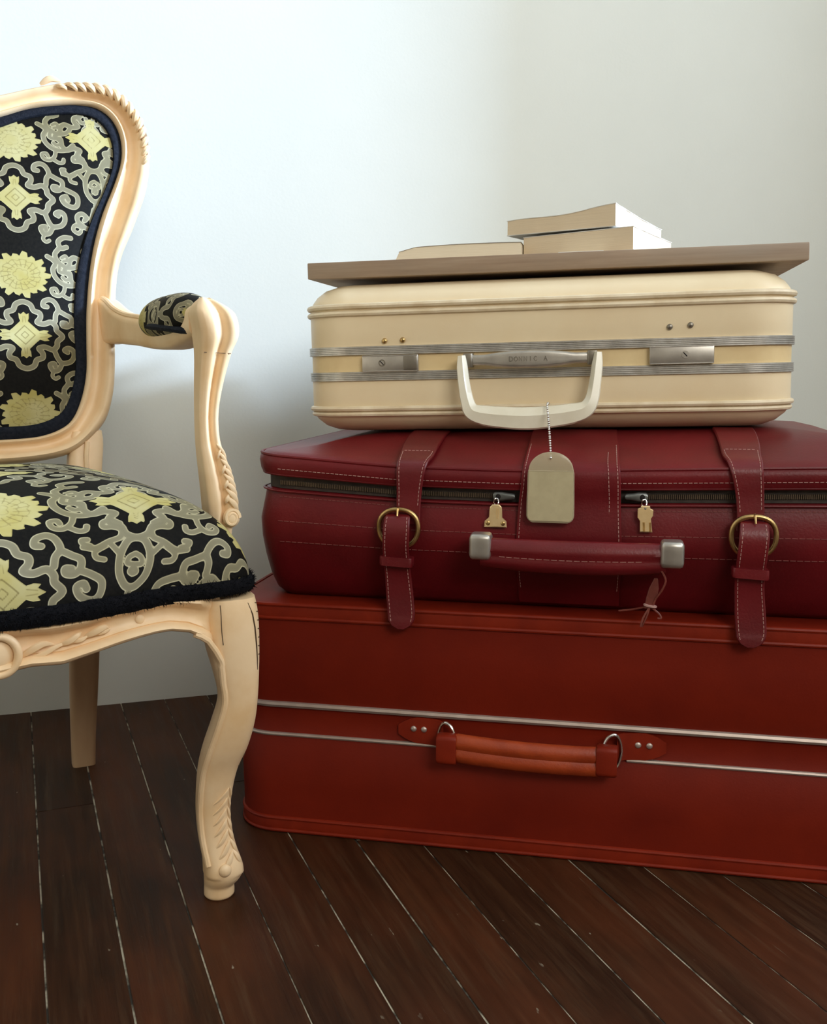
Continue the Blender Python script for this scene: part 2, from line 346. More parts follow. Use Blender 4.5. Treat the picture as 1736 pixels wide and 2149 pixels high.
# ------------------------------------------------------------------ brocade weave (distance fields sampled on the cloth)
def weave_tile():
    UX, UY = 0.11 / 980, 0.195 / 1784
    CW, CH = 0.22, 0.195
    nx, ny = 440, 390
    X, Y = np.meshgrid((np.arange(nx) + 0.5) / nx * CW - CW / 2, (np.arange(ny) + 0.5) / ny * CH - CH / 2)
    def zp(pts): return [((x - 215) * UX, -(y - 1240) * UY) for x, y in pts]
    S = []
    def st(pts, w=32): S.append((zp(pts), w * UX))
    st([(590, 1040), (600, 960), (635, 890), (600, 800), (540, 765), (470, 790), (455, 850), (500, 860)])
    st([(640, 905), (720, 950), (785, 985), (785, 1060), (740, 1105), (680, 1100), (675, 1060), (720, 1060)])
    st([(800, 1080), (880, 1110), (960, 1160), (965, 1260), (910, 1310), (810, 1280), (770, 1210), (820, 1180), (850, 1220)])
    st([(560, 1450), (590, 1530), (640, 1590), (740, 1570), (790, 1500), (785, 1420), (730, 1390), (680, 1420), (715, 1445)])
    st([(640, 1590), (590, 1680), (520, 1690), (490, 1620), (540, 1600), (555, 1640)])
    st([(530, 1700), (510, 1760), (545, 1795), (585, 1775)], 24)
    st([(545, 200), (610, 240), (640, 290), (605, 360), (620, 450), (690, 530), (790, 560), (890, 535), (960, 470)])
    st([(690, 310), (680, 380), (740, 400), (810, 390), (815, 455), (760, 490), (720, 460)], 28)
    st([(740, 575), (720, 650), (660, 705), (590, 690), (570, 630), (620, 615), (640, 650)], 26)
    st([(700, 690), (770, 730), (820, 720), (830, 680)], 26)
    st([(850, 870), (800, 850), (790, 820), (830, 815)], 26)
    st([(800, 880), (890, 890), (990, 830), (1070, 790), (1080, 720), (1020, 690), (950, 690), (950, 640), (1010, 615), (1070, 650)], 27)
    st([(960, 870), (890, 920), (900, 970), (960, 985)], 25)
    st([(1000, 850), (1070, 930)], 26)
    st([(1195, 790), (1130, 820), (1080, 940), (1085, 1080), (1140, 1170), (1195, 1200)])
    st([(1195, 930), (1150, 960), (1140, 1010), (1195, 1020), (1170, 1070), (1195, 1090)], 24)
    st([(1195, 1235), (1195, 1330), (1150, 1390)], 28)
    st([(1170, 1300), (1140, 1420), (1120, 1560), (1040, 1550), (960, 1490), (950, 1420), (1010, 1380), (1070, 1420), (1040, 1460)])
    st([(1010, 1560), (920, 1540), (890, 1600), (950, 1640), (985, 1610)], 27)
    st([(850, 1715), (760, 1720), (690, 1780), (720, 1860), (790, 1840)])
    st([(700, 1860), (640, 1950), (680, 2050), (790, 2110), (900, 2080), (940, 2000), (890, 1970)])
    st([(720, 1990), (770, 1960), (790, 2010), (740, 2030)], 25)
    st([(1195, 1790), (1110, 1760), (1060, 1830), (1090, 1920), (1150, 1900), (1150, 1850)], 27)
    st([(1195, 1960), (1120, 2000), (1090, 2080)], 26)
    q = [(0, -430), (85, -395), (120, -320), (190, -290), (195, -230), (155, -170), (230, -150), (320, -180), (375, -130), (385, -70), (450, 0)]
    full = q + [(x, -y) for x, y in q[::-1][1:]]; full = full + [(-x, y) for x, y in full[::-1][1:-1]]
    star = [(0, -300), (34, -268), (62, -285), (58, -215), (45, -180), (85, -140), (130, -95), (175, -55), (230, -72), (290, -65), (262, -35), (330, 0)]
    sfull = star + [(x, -y) for x, y in star[::-1][1:]]; sfull = sfull + [(-x, y) for x, y in sfull[::-1][1:-1]]
    rib = np.full(X.shape, 1.0); gold = np.full(X.shape, 1.0); line = np.full(X.shape, 1.0)
    def segd(px, py, a, b_):
        dx, dy = b_[0] - a[0], b_[1] - a[1]; l2 = dx * dx + dy * dy + 1e-18
        t = np.clip(((px - a[0]) * dx + (py - a[1]) * dy) / l2, 0, 1)
        return np.hypot(px - a[0] - t * dx, py - a[1] - t * dy)
    xs = (np.arange(nx) + 0.5) / nx * CW - CW / 2; ys = (np.arange(ny) + 0.5) / ny * CH - CH / 2
    def stroke(F, pts, w, closed=False, reach=0.008):
        pts = [tuple(p_) for p_ in pts]
        if closed: pts = pts + [pts[0]]
        for a, b_ in zip(pts[:-1], pts[1:]):
            for ox in (-CW, 0, CW):
                for oy in (-CH, 0, CH):
                    x0, x1 = min(a[0], b_[0]) + ox - reach, max(a[0], b_[0]) + ox + reach
                    y0, y1 = min(a[1], b_[1]) + oy - reach, max(a[1], b_[1]) + oy + reach
                    i0, i1 = np.searchsorted(xs, x0), np.searchsorted(xs, x1); j0, j1 = np.searchsorted(ys, y0), np.searchsorted(ys, y1)
                    if i1 <= i0 or j1 <= j0: continue
                    sl = (slice(j0, j1), slice(i0, i1))
                    F[sl] = np.minimum(F[sl], segd(X[sl], Y[sl], (a[0] + ox, a[1] + oy), (b_[0] + ox, b_[1] + oy)) - w)
    for pts, w in S:
        for mir in (1, -1):
            sm = [tuple(p_) for p_ in catmull(pts, 6)] if len(pts) > 2 else pts
            stroke(rib, [(mir * x, y) for x, y in sm], w)
    quat = [tuple(p_) for p_ in catmull([(x * UX, -y * UY) for x, y in full], 4, True)]
    stars = [(0.0, 0.0), (0.11, 0.0958)]; flowers = [(0.0, 0.0855)]
    for cx_, cy_ in stars:
        stroke(rib, [(x + cx_, y + cy_) for x, y in quat], 34 * UX, True)
    def polysdf(F, poly, cx_, cy_):
        for ox in (-CW, 0, CW):
            for oy in (-CH, 0, CH):
                px, py = X - cx_ - ox, Y - cy_ - oy
                if np.abs(px).min() > 0.06 or np.abs(py).min() > 0.06: continue
                d = np.full(X.shape, 1.0); ins = np.zeros(X.shape, bool)
                n = len(poly)
                for i in range(n):
                    a, b_ = poly[i], poly[(i + 1) % n]
                    d = np.minimum(d, segd(px, py, a, b_))
                    c = ((a[1] > py) != (b_[1] > py)) & (px < (b_[0] - a[0]) * (py - a[1]) / (b_[1] - a[1] + 1e-15) + a[0])
                    ins ^= c
                F[:] = np.minimum(F, np.where(ins, -d, d))
    sp = [(x * UX, -y * UY) for x, y in sfull]
    for c in stars: polysdf(gold, sp, *c)
    fl = []
    for k in range(18):
        a = 2 * PI * k / 18; r1 = 345 if k % 2 == 0 else 305; 
        r1 += 25; fl.append((a - PI / 18 * 0.95, 285)); fl.append((a - PI / 18 * 0.5, r1 * 0.95)); fl.append((a + PI / 40, r1)); fl.append((a + PI / 18 * 0.65, r1 * 0.92))
    flp = [(r * math.cos(a) * UX, r * 0.84 * math.sin(a) * UY) for a, r in fl]
    for c in flowers: polysdf(gold, flp, *c)
    # petal and star line work
    for cx_, cy_ in flowers:
        for k in range(18):
            a = 2 * PI * (k + 0.5) / 18
            stroke(line, [(cx_ + r * math.cos(a + 0.10 * (r - 200) / 100) * UX, cy_ + r * 0.84 * math.sin(a + 0.10 * (r - 200) / 100) * UY) for r in (120, 180, 240)], 5 * UX)
        for r0, n in ((210, 11), (140, 8), (70, 5)):
            pts = []
            for j in range(n * 6 + 1):
                a = 2 * PI * j / (n * 6); r = r0 + 26 * abs(math.sin(a * n / 2))
                pts.append((cx_ + r * math.cos(a) * UX, cy_ + r * 0.84 * math.sin(a) * UY))
            stroke(line, pts, 4 * UX)
    for cx_, cy_ in stars:
        d = [(0, -120), (120, 0), (0, 120), (-120, 0)]; stroke(line, [(cx_ + x * UX, cy_ + y * UY) for x, y in d], 7 * UX, True)
        d = [(0, -45), (45, 0), (0, 45), (-45, 0)]; stroke(line, [(cx_ + x * UX, cy_ + y * UY) for x, y in d], 6 * UX, True)
        for sx, sy in ((1, 0), (-1, 0)): stroke(line, [(cx_ + sx * 175 * UX, cy_ - 25 * UY), (cx_ + sx * 265 * UX, cy_ - 14 * UY)], 5 * UX); stroke(line, [(cx_ + sx * 175 * UX, cy_ + 25 * UY), (cx_ + sx * 265 * UX, cy_ + 14 * UY)], 5 * UX)
        for sy in (1, -1): stroke(line, [(cx_ - 18 * UX, cy_ + sy * 165 * UY), (cx_ - 10 * UX, cy_ + sy * 240 * UY)], 5 * UX); stroke(line, [(cx_ + 18 * UX, cy_ + sy * 165 * UY), (cx_ + 10 * UX, cy_ + sy * 240 * UY)], 5 * UX)
    enc = lambda F: np.clip(0.5 + F / 0.008, 0, 1)
    return np.stack([enc(rib), enc(gold), enc(line)], -1), CW, CH
TILE, TCW, TCH = weave_tile()
def weave_attr(me, uv):
    ny, nx, _ = TILE.shape
    fx = ((uv[:, 0] / TCW + 0.5) % 1.0) * nx - 0.5; fy = ((uv[:, 1] / TCH + 0.5) % 1.0) * ny - 0.5
    x0 = np.floor(fx).astype(int); y0 = np.floor(fy).astype(int); tx = (fx - x0)[:, None]; ty = (fy - y0)[:, None]
    g = lambda yy, xx: TILE[yy % ny, xx % nx]
    c = g(y0, x0) * (1 - tx) * (1 - ty) + g(y0, x0 + 1) * tx * (1 - ty) + g(y0 + 1, x0) * (1 - tx) * ty + g(y0 + 1, x0 + 1) * tx * ty
    a = me.attributes.new('weave', 'FLOAT_COLOR', 'POINT')
    a.data.foreach_set('color', np.concatenate([c, np.ones((len(c), 1))], 1).astype(np.float32).ravel())
def grid_mesh(name, V, nu, nv, uv, mat, parent, closed_u=True, flip=False):
    """V: (nv*nu,3) vertices laid out row by row (rows = nv)"""
    I = np.arange(nv * nu).reshape(nv, nu)
    A = I[:-1, :]; Bq = I[1:, :]
    if closed_u: A2, B2 = np.roll(A, -1, 1), np.roll(Bq, -1, 1)
    else: A, Bq, A2, B2 = A[:, :-1], Bq[:, :-1], A[:, 1:], Bq[:, 1:]
    Fq = np.stack([A, A2, B2, Bq], -1).reshape(-1, 4)
    if flip: Fq = Fq[:, ::-1]
    me = bpy.data.meshes.new(name)
    me.vertices.add(len(V)); me.vertices.foreach_set('co', V.astype(np.float32).ravel())
    me.loops.add(Fq.size); me.loops.foreach_set('vertex_index', Fq.astype(np.int32).ravel())
    me.polygons.add(len(Fq)); me.polygons.foreach_set('loop_start', np.arange(0, Fq.size, 4, dtype=np.int32))
    me.polygons.foreach_set('loop_total', np.full(len(Fq), 4, dtype=np.int32))
    me.polygons.foreach_set('use_smooth', np.ones(len(Fq), dtype=bool))
    me.update(calc_edges=True); me.validate()
    weave_attr(me, uv); me.materials.append(mat)
    o = bpy.data.objects.new(name, me); COL.objects.link(o); o.parent = parent
    return o

# ================================================================== ROOM
def room_prism(name, s0, s1, t0, t1, z0, z1, mat, mb=None):
    mb2 = mb or MB()
    q = [(s0, t0), (s1, t0), (s1, t1), (s0, t1)]
    v = [rm(a, b_, z0) for a, b_ in q] + [rm(a, b_, z1) for a, b_ in q]
    mb2.add(v, [[3, 2, 1, 0], [4, 5, 6, 7], [0, 1, 5, 4], [1, 2, 6, 5], [2, 3, 7, 6], [3, 0, 4, 7]])
    if mb: return
    return mb2.build(name, mat, smooth=False, kind='structure')
TW_ = 0.12
floor = room_prism('floor', -TW_, ROOM_S + TW_, -TW_, ROOM_T + TW_, -0.12, -0.0014, dust_m)
room_prism('ceiling', -TW_, ROOM_S + TW_, -TW_, ROOM_T + TW_, ROOM_H, ROOM_H + 0.1, ceil_m)
room_prism('wall_back', -TW_, ROOM_S + TW_, -TW_, 0, -0.0014, ROOM_H, wall_m)
room_prism('wall_left', ROOM_S, ROOM_S + TW_, 0, ROOM_T, -0.0014, ROOM_H, tan_m)
mb = MB()
room_prism('', -TW_, 0, 0, WIN_T0, -0.0014, ROOM_H, None, mb); room_prism('', -TW_, 0, WIN_T1, ROOM_T, -0.0014, ROOM_H, None, mb)
room_prism('', -TW_, 0, WIN_T0, WIN_T1, -0.0014, WIN_Z0, None, mb); room_prism('', -TW_, 0, WIN_T0, WIN_T1, WIN_Z1, ROOM_H, None, mb)
mb.build('wall_right', wallr_m, smooth=False, kind='structure')
mb = MB()
room_prism('', -TW_, FILL_S0, ROOM_T, ROOM_T + TW_, -0.0014, ROOM_H, None, mb); room_prism('', FILL_S1, ROOM_S + TW_, ROOM_T, ROOM_T + TW_, -0.0014, ROOM_H, None, mb)
room_prism('', FILL_S0, FILL_S1, ROOM_T, ROOM_T + TW_, -0.0014, FILL_Z0, None, mb); room_prism('', FILL_S0, FILL_S1, ROOM_T, ROOM_T + TW_, FILL_Z1, ROOM_H, None, mb)
mb.build('wall_front', tan_m, smooth=False, kind='structure')
mb = MB(); c = 0.035
room_prism('', -TW_, -TW_ + 0.04, WIN_T0, WIN_T0 + c * 0.4, WIN_Z0, WIN_Z1, None, mb); room_prism('', -TW_, -TW_ + 0.04, WIN_T1 - c, WIN_T1, WIN_Z0, WIN_Z1, None, mb)
room_prism('', -TW_, -TW_ + 0.04, WIN_T0, WIN_T1, WIN_Z0, WIN_Z0 + c * 0.6, None, mb); room_prism('', -TW_, -TW_ + 0.04, WIN_T0, WIN_T1, WIN_Z1 - c, WIN_Z1, None, mb)
mb.build('window_1', trim_m, smooth=False, kind='structure')
mb = MB()
for a, b_ in ((FILL_S0, FILL_S0 + c), (FILL_S1 - c, FILL_S1)): room_prism('', a, b_, ROOM_T + 0.06, ROOM_T + 0.1, FILL_Z0, FILL_Z1, None, mb)
for a, b_ in ((FILL_Z0, FILL_Z0 + c), (FILL_Z1 - c, FILL_Z1)): room_prism('', FILL_S0, FILL_S1, ROOM_T + 0.06, ROOM_T + 0.1, a, b_, None, mb)
mb.build('fill_window', trim_m, smooth=False, kind='structure')  # frame of the added opening that holds the fill lamp

# floor boards, cut to the room
PD = np.array([-0.3691, 0.9294]); PN = np.array([PD[1], -PD[0]])      # board direction and its normal
PW = 0.0755
base0 = np.array([-0.3365, 0.8418]) @ PN                              # one joint passes here
def clip(poly, a, nrm):
    out = []
    for i in range(len(poly)):
        p_, q = poly[i], poly[(i + 1) % len(poly)]
        dp, dq = (p_ - a) @ nrm, (q - a) @ nrm
        if dp >= 0: out.append(p_)
        if dp * dq < 0: out.append(p_ + (q - p_) * dp / (dp - dq))
    return out
c0 = CORNER; c1 = CORNER + E1 * ROOM_S + E2 * ROOM_T
prng = random.Random(3)
for k in range(-46, 40):
    n0, n1 = base0 + k * PW, base0 + (k + 1) * PW
    g = 0.0006 + 0.0006 * prng.random()
    cuts = sorted([prng.uniform(-2.6, -0.9), prng.uniform(2.2, 2.6) if k % 3 else 1.38])
    edges = [-6] + cuts + [6]
    for a, b_ in zip(edges[:-1], edges[1:]):
        poly = [PN * (n0 + g) + PD * (a + 0.0006), PN * (n1 - g) + PD * (a + 0.0006), PN * (n1 - g) + PD * (b_ - 0.0006), PN * (n0 + g) + PD * (b_ - 0.0006)]
        for pt, nr in ((c0, E1), (c0, E2), (c1, -E1), (c1, -E2)):
            poly = clip(poly, pt + nr * 0.001, nr)
            if len(poly) < 3: break
        if len(poly) < 3: continue
        ctr = sum(poly) / len(poly)
        ang = math.atan2(-PD[0], PD[1])                        # local y runs along the board
        ca, sa = math.cos(-ang), math.sin(-ang)
        loc = [((q - ctr)[0] * ca - (q - ctr)[1] * sa, (q - ctr)[0] * sa + (q - ctr)[1] * ca) for q in poly]
        ar = 0.5 * sum(loc[i][0] * loc[(i + 1) % len(loc)][1] - loc[(i + 1) % len(loc)][0] * loc[i][1] for i in range(len(loc)))
        if abs(ar) < 0.001: continue
        if ar < 0: loc = loc[::-1]
        lift = -0.0003 * prng.random()
        n = len(loc); e = 0.0008
        top = [(x - math.copysign(min(e, abs(x)), x), y - math.copysign(min(e, abs(y)), y)) for x, y in loc]
        v = [(x, y, -0.0014) for x, y in loc] + [(x, y, -0.0006) for x, y in loc] + [(x, y, 0.0) for x, y in top]
        f = []
        for l in range(2): f += [[l * n + i, l * n + (i + 1) % n, (l + 1) * n + (i + 1) % n, (l + 1) * n + i] for i in range(n)]
        f.append([2 * n + i for i in range(n)]); f.append(list(range(n))[::-1])
        o = mesh_obj('plank', v, f, plank_m, floor, smooth=False)
        o.location = (ctr[0], ctr[1], lift); o.rotation_euler = (0, 0, ang)

# ================================================================== RUST SUITCASE
YAW = R(-11.476)
RO = np.array([-0.0719, 1.2041, 0.0])
US = np.array([math.cos(YAW), math.sin(YAW), 0]); UB = np.array([-math.sin(YAW), math.cos(YAW), 0])
rust = empty('suitcase', tuple(RO), (0, 0, YAW), label='large rust brown leather suitcase lying on the floor at the bottom of the stack', category='suitcase')
RX0, RX1, RD, RH, RR = -0.168, 0.665, 0.50, 0.305, 0.055
def shell(x0, x1, y0, y1, r, prof, cap=True, seg=10, straight=14, defo=None, under=None):
    rings = []
    for ins, z in prof:
        dy = under(z) if under else 0.0
        L_ = [(x, y, z) for x, y in rrect(x0, x1, y0 + dy, y1, r, ins, seg, straight)]
        rings.append([defo(q) for q in L_] if defo else L_)
    return loft(rings, caps=cap)
v, f = shell(RX0, RX1, 0, RD, RR, [(0.03, 0.0), (0.006, 0.0), (0.001, 0.003), (0.0, 0.012), (0.0, 0.016), (-0.001, 0.06), (-0.0015, 0.131), (0.0, 0.133), (0.0, 0.172), (-0.0015, 0.175), (-0.001, 0.25), (0.0, 0.287), (0.0, 0.297), (0.002, 0.303), (0.006, 0.305), (0.03, 0.305)])
mesh_obj('body', v, f, rust_m, rust)
def ring_tube(x0, x1, y0, y1, r, z, rad, out=0.0, seg=8, defo=None, flat=1.0):
    P = [(x, y, z) for x, y in rrect(x0, x1, y0, y1, r, -out, 10, 14)]
    if defo: P = [defo(q) for q in P]
    return tube(P, rad, seg, True, flat)
for z0, z1 in ((0.0035, 0.0195), (0.2855, 0.3025)):     # stitched binding strips with a welt on either edge
    v, f = shell(RX0, RX1, 0, RD, RR, [(0.004, z0), (-0.0014, z0), (-0.0025, z0 + 0.006), (-0.0014, z1), (0.004, z1)], cap=False)
    b_ = mesh_obj('binding', v, f, rust_trim_m, rust)
    for z in (z0, z1): v, f = ring_tube(RX0, RX1, 0, RD, RR, z, 0.0028, 0.0005); mesh_obj('welt', v, f, rust_trim_m, b_)
for z, rad in ((0.1732, 0.0042), (0.1335, 0.0027)):
    if z < 0.15:        # the lower rail stops at the handle mounts
        P = rrect(RX0, RX1, 0, RD, RR, -0.001, 10, 60)
        i0 = min(range(len(P)), key=lambda i: abs(P[i][0] - 0.331) + (abs(P[i][1]) > 0.01) * 9)
        i1 = min(range(len(P)), key=lambda i: abs(P[i][0] - 0.103) + (abs(P[i][1]) > 0.01) * 9)
        seq = P[i0:] + P[:i1 + 1]
        v, f = tube([(x, y, z) for x, y in seq], rad, 8)
    else: v, f = ring_tube(RX0, RX1, 0, RD, RR, z, rad, 0.001)
    mesh_obj('metal_rail', v, f, rail_m, rust)
# handle with mounts, rings and rivets
for sx, x in ((1, 0.085), (-1, 0.348)):
    mb = MB(); 
    pts = catmull([(x - 0.030 * sx, -0.0025, 0.1525), (x, -0.003, 0.1525), (x + 0.018 * sx, -0.0045, 0.1515), (x + 0.027 * sx, -0.008, 0.150)], 4)
    rings = []
    for i, q in enumerate(pts):
        h = 0.0165 if i > 2 else (0.006, 0.011, 0.0145)[i]
        rings.append([(q[0], q[1] - 0.0013, q[2] - h), (q[0], q[1] - 0.0013, q[2] + h), (q[0], q[1] + 0.002, q[2] + h), (q[0], q[1] + 0.002, q[2] - h)])
    mb.add(*loft(rings)); mnt = mb.build('handle_mount', rust_trim_m, rust)
    for dx in (-0.0065, 0.0065):
        v, f = sphere((x - 0.004 * sx + dx, -0.0048, 0.1545), 0.0038, 10, 6, (1, 0.55, 1)); mesh_obj('rivet', v, f, rail_m, mnt)
    rc = (x + 0.031 * sx, -0.013, 0.147)
    P = [(rc[0] + 0.0125 * math.cos(a) * (1.0 if math.cos(a) * sx > 0 else 0.75), rc[1] - 0.004 * math.cos(a) * sx, rc[2] + 0.021 * math.sin(a)) for a in [2 * PI * j / 28 for j in range(28)]]
    v, f = tube(P, 0.0019, 8, True); mesh_obj('ring', v, f, chrome_m, rust)
rings = []
xs_ = np.linspace(0.126, 0.307, 26)
for x in xs_:
    t = (x - 0.2165) / 0.09; sag = -0.002 * (1 - t * t); k = 0.8 if abs(t) > 0.97 else 1.0
    pr = []
    for j in range(20):
        a = 2 * PI * j / 20; w = 0.0095 * (1 - 0.42 * math.cos(a) ** 8 * 0 - 0.0)
        zz = 0.0185 * math.sin(a); groove = 0.45 * math.exp(-(zz / 0.004) ** 2)
        pr.append((x, -0.0255 + 0.003 * t * t - math.cos(a) * w * (1 - groove) * k, 0.1395 + sag - 0.002 * t + zz * k))
    rings.append(pr)
v, f = loft(rings); h = mesh_obj('handle', v, f, rust_handle_m, rust)
for sx, x in ((1, 0.121), (-1, 0.311)):
    rr = []
    for dx, k in ((-0.0135, 0.9), (-0.011, 1), (0.008, 1.0), (0.0105, 0.94)):
        rr.append([(x + dx * 1.0, -0.0235 + q[0] * k, 0.140 - 0.0015 * (-sx) * 0 + q[1] * k) for q in rrect(-0.0095, 0.0095, -0.0185, 0.0185, 0.006, 0, 4, 3)])
    v, f = loft(rr); mesh_obj('handle_loop', v, f, rust_trim_m, h)

# ================================================================== RED SUITCASE
red = empty('suitcase', tuple(RO + np.array([0, 0, 0.305])), (0, 0, YAW), label='dark red soft leather suitcase with two buckled straps, middle of the stack', category='suitcase')
def sag(q):
    """gentle sag of the soft case; z is measured from the floor, local origin sits at 0.305"""
    s, d, z = q
    k = max(0.0, (z - 0.305) / 0.173)
    e = itp(s, [-0.13, 0.05, 0.195, 0.32, 0.54, 0.66], [0.0135, 0.0005, -0.0016, 0.002, 0.009, 0.011])
    a = max(0.0, min(1.0, (z - 0.4815) / 0.024)); e = e * min(1.0, k) * (1 - a) + a * 0.0232 * (s - 0.21)
    return (s, d, z - 0.305 + e)
EX0, EX1, ED, ER = -0.127, 0.650, 0.45, 0.04
RED_PROF = [(0.06, 0.306), (0.014, 0.306), (0.004, 0.313), (-0.002, 0.332), (-0.004, 0.356), (-0.004, 0.380), (-0.003, 0.402), (0.002, 0.428), (0.004, 0.4385), (0.013, 0.440), (0.013, 0.4545), (0.0, 0.455), (-0.003, 0.461), (-0.0045, 0.470), (-0.003, 0.4765), (0.004, 0.4815), (0.016, 0.4865), (0.035, 0.493), (0.06, 0.503), (0.09, 0.511), (0.13, 0.5155), (0.18, 0.517)]
def red_under(z): return itp(z, [0.306, 0.313, 0.332, 0.356, 0.380, 0.402, 0.43], [0.032, 0.034, 0.027, 0.015, 0.003, -0.003, 0.0])
v, f = shell(EX0, EX1, 0, ED, ER, RED_PROF, defo=sag, straight=26, under=red_under); mesh_obj('body', v, f, red_m, red, smooth=50)
def red_front(z):      # outward surface depth of the front at height z (negative = towards viewer)
    P = [(z_, i) for i, z_ in RED_PROF if z_ <= 0.4816]
    return itp(z, [a for a, _ in P], [b_ for _, b_ in P]) + red_under(z)
for z, rad in ((0.4785, 0.0024), (0.4565, 0.0016), (0.4375, 0.0014)):
    v, f = ring_tube(EX0, EX1, 0, ED, ER, z, rad, 0.0012 if z > 0.47 else -0.0005, 8, sag); mesh_obj('welt', v, f, red_m, red)
zmb = MB()
v, f = shell(EX0, EX1, 0, ED, ER, [(0.0135, 0.4395), (0.0085, 0.4400), (0.0085, 0.4545), (0.0135, 0.4548)], cap=False, defo=sag); ztape = mesh_obj('zipper_tape', v, f, zip_m, red)
# zipper teeth on the front, one mesh
tmb = MB()
for a, b_ in ((-0.095, 0.178), (0.345, 0.60)):
    x = a
    while x < b_:
        q = sag((x, 0.0066, 0.447)); tmb.add(*box(q[0] - 0.0007, q[0] + 0.0007, q[1] - 0.0006, q[1] + 0.0025, q[2] - 0.0026, q[2] + 0.0026)); x += 0.0022
tmb.build('zipper_teeth', teeth_m, red, smooth=False, kind='stuff')
# stitch lines around the body front
for z, dash in ((0.4635, 0.004), (0.431, 0.004), (0.4035, 0.006), (0.3785, 0.006)):
    smb = MB()
    P = [sag((x, red_front(z) - 0.0004 - 0.0002, z)) for x in np.linspace(EX0 + 0.03, EX1 - 0.03, 90)]
    dashes(P, dash, 0.0016, 0.00042, smb)
    smb.build('stitching', thread_m if z > 0.46 else thread2_m, red, kind='stuff')

def ribbon(path, widths, th, mat, name, parent, stitch=None, stitch_par=None, tip=False, cross=False):
    """flat strap swept along points (s,d,z); widths across s"""
    n0 = len(path); P = catmull(path, 5); W_ = np.interp(np.linspace(0, n0 - 1, len(P)), np.arange(n0), widths)
    rings = []; edges = [[], []]
    for i, q in enumerate(P):
        a, b_ = P[max(0, i - 1)], P[min(len(P) - 1, i + 1)]
        T = np.array([0, b_[1] - a[1], b_[2] - a[2]]); T = T / np.linalg.norm(T)
        Nn = np.array([0, T[2], -T[1]])
        if Nn[1] > 0 and abs(Nn[1]) > abs(Nn[2]) or (abs(Nn[2]) >= abs(Nn[1]) and Nn[2] < 0): Nn = -Nn
        w = W_[i] / 2; X = np.array([1.0, 0, 0]); h = th / 2; bv = min(0.0012, w * 0.3)
        rings.append([q - X * w - Nn * h, q - X * w + Nn * h * 0.4, q - X * (w - bv) + Nn * h, q + X * (w - bv) + Nn * h, q + X * w + Nn * h * 0.4, q + X * w - Nn * h])
        for e, sgn in ((0, -1), (1, 1)): edges[e].append(q + X * sgn * (w - 0.0032) + Nn * (h + 0.0002))
    o = mesh_obj(name, *loft(rings), mat, parent)
    if stitch:
        mb = MB()
        for e in edges: dashes(e[stitch[0]:len(e) - stitch[1]], 0.0032, 0.0016, 0.00042, mb)
        if cross: dashes([edges[0][stitch[0]], edges[1][stitch[0]]], 0.0032, 0.0016, 0.00042, mb)
        mb.build('stitching', thread_m, o, kind='stuff')
    return o
def sp(s, d, z): return sag((s, d, z))
# centre panel
cx_ = 0.2595
ribbon([sp(cx_ - 0.001, 0.13, 0.516), sp(cx_ - 0.001, 0.09, 0.5125), sp(cx_, 0.05, 0.5025), sp(cx_, 0.02, 0.4915), sp(cx_, 0.003, 0.4845), sp(cx_, -0.006, 0.476), sp(cx_, -0.0068, 0.46), sp(cx_ - 0.001, -0.0045, 0.44), sp(cx_ - 0.001, -0.0085, 0.402), sp(cx_ - 0.001, -0.0035, 0.38), sp(cx_ - 0.001, 0.0085, 0.356), sp(cx_ - 0.001, 0.0225, 0.332), sp(cx_ - 0.001, 0.034, 0.314)],
       [0.104, 0.105, 0.107, 0.109, 0.110, 0.112, 0.114, 0.117, 0.121, 0.122, 0.122, 0.12, 0.12], 0.004, red_m, 'centre_panel', red, stitch=(10, 5))
mb = MB()
P = [sp(0.301, 0.03, 0.4967), sp(0.301, 0.004, 0.4880), sp(0.302, -0.0085, 0.477), sp(0.303, -0.0092, 0.46), sp(0.304, -0.0070, 0.44), sp(0.304, -0.0080, 0.405)]
dashes(catmull(P, 6), 0.0032, 0.0016, 0.00042, mb); mb.build('stitching', thread_m, red, kind='stuff')

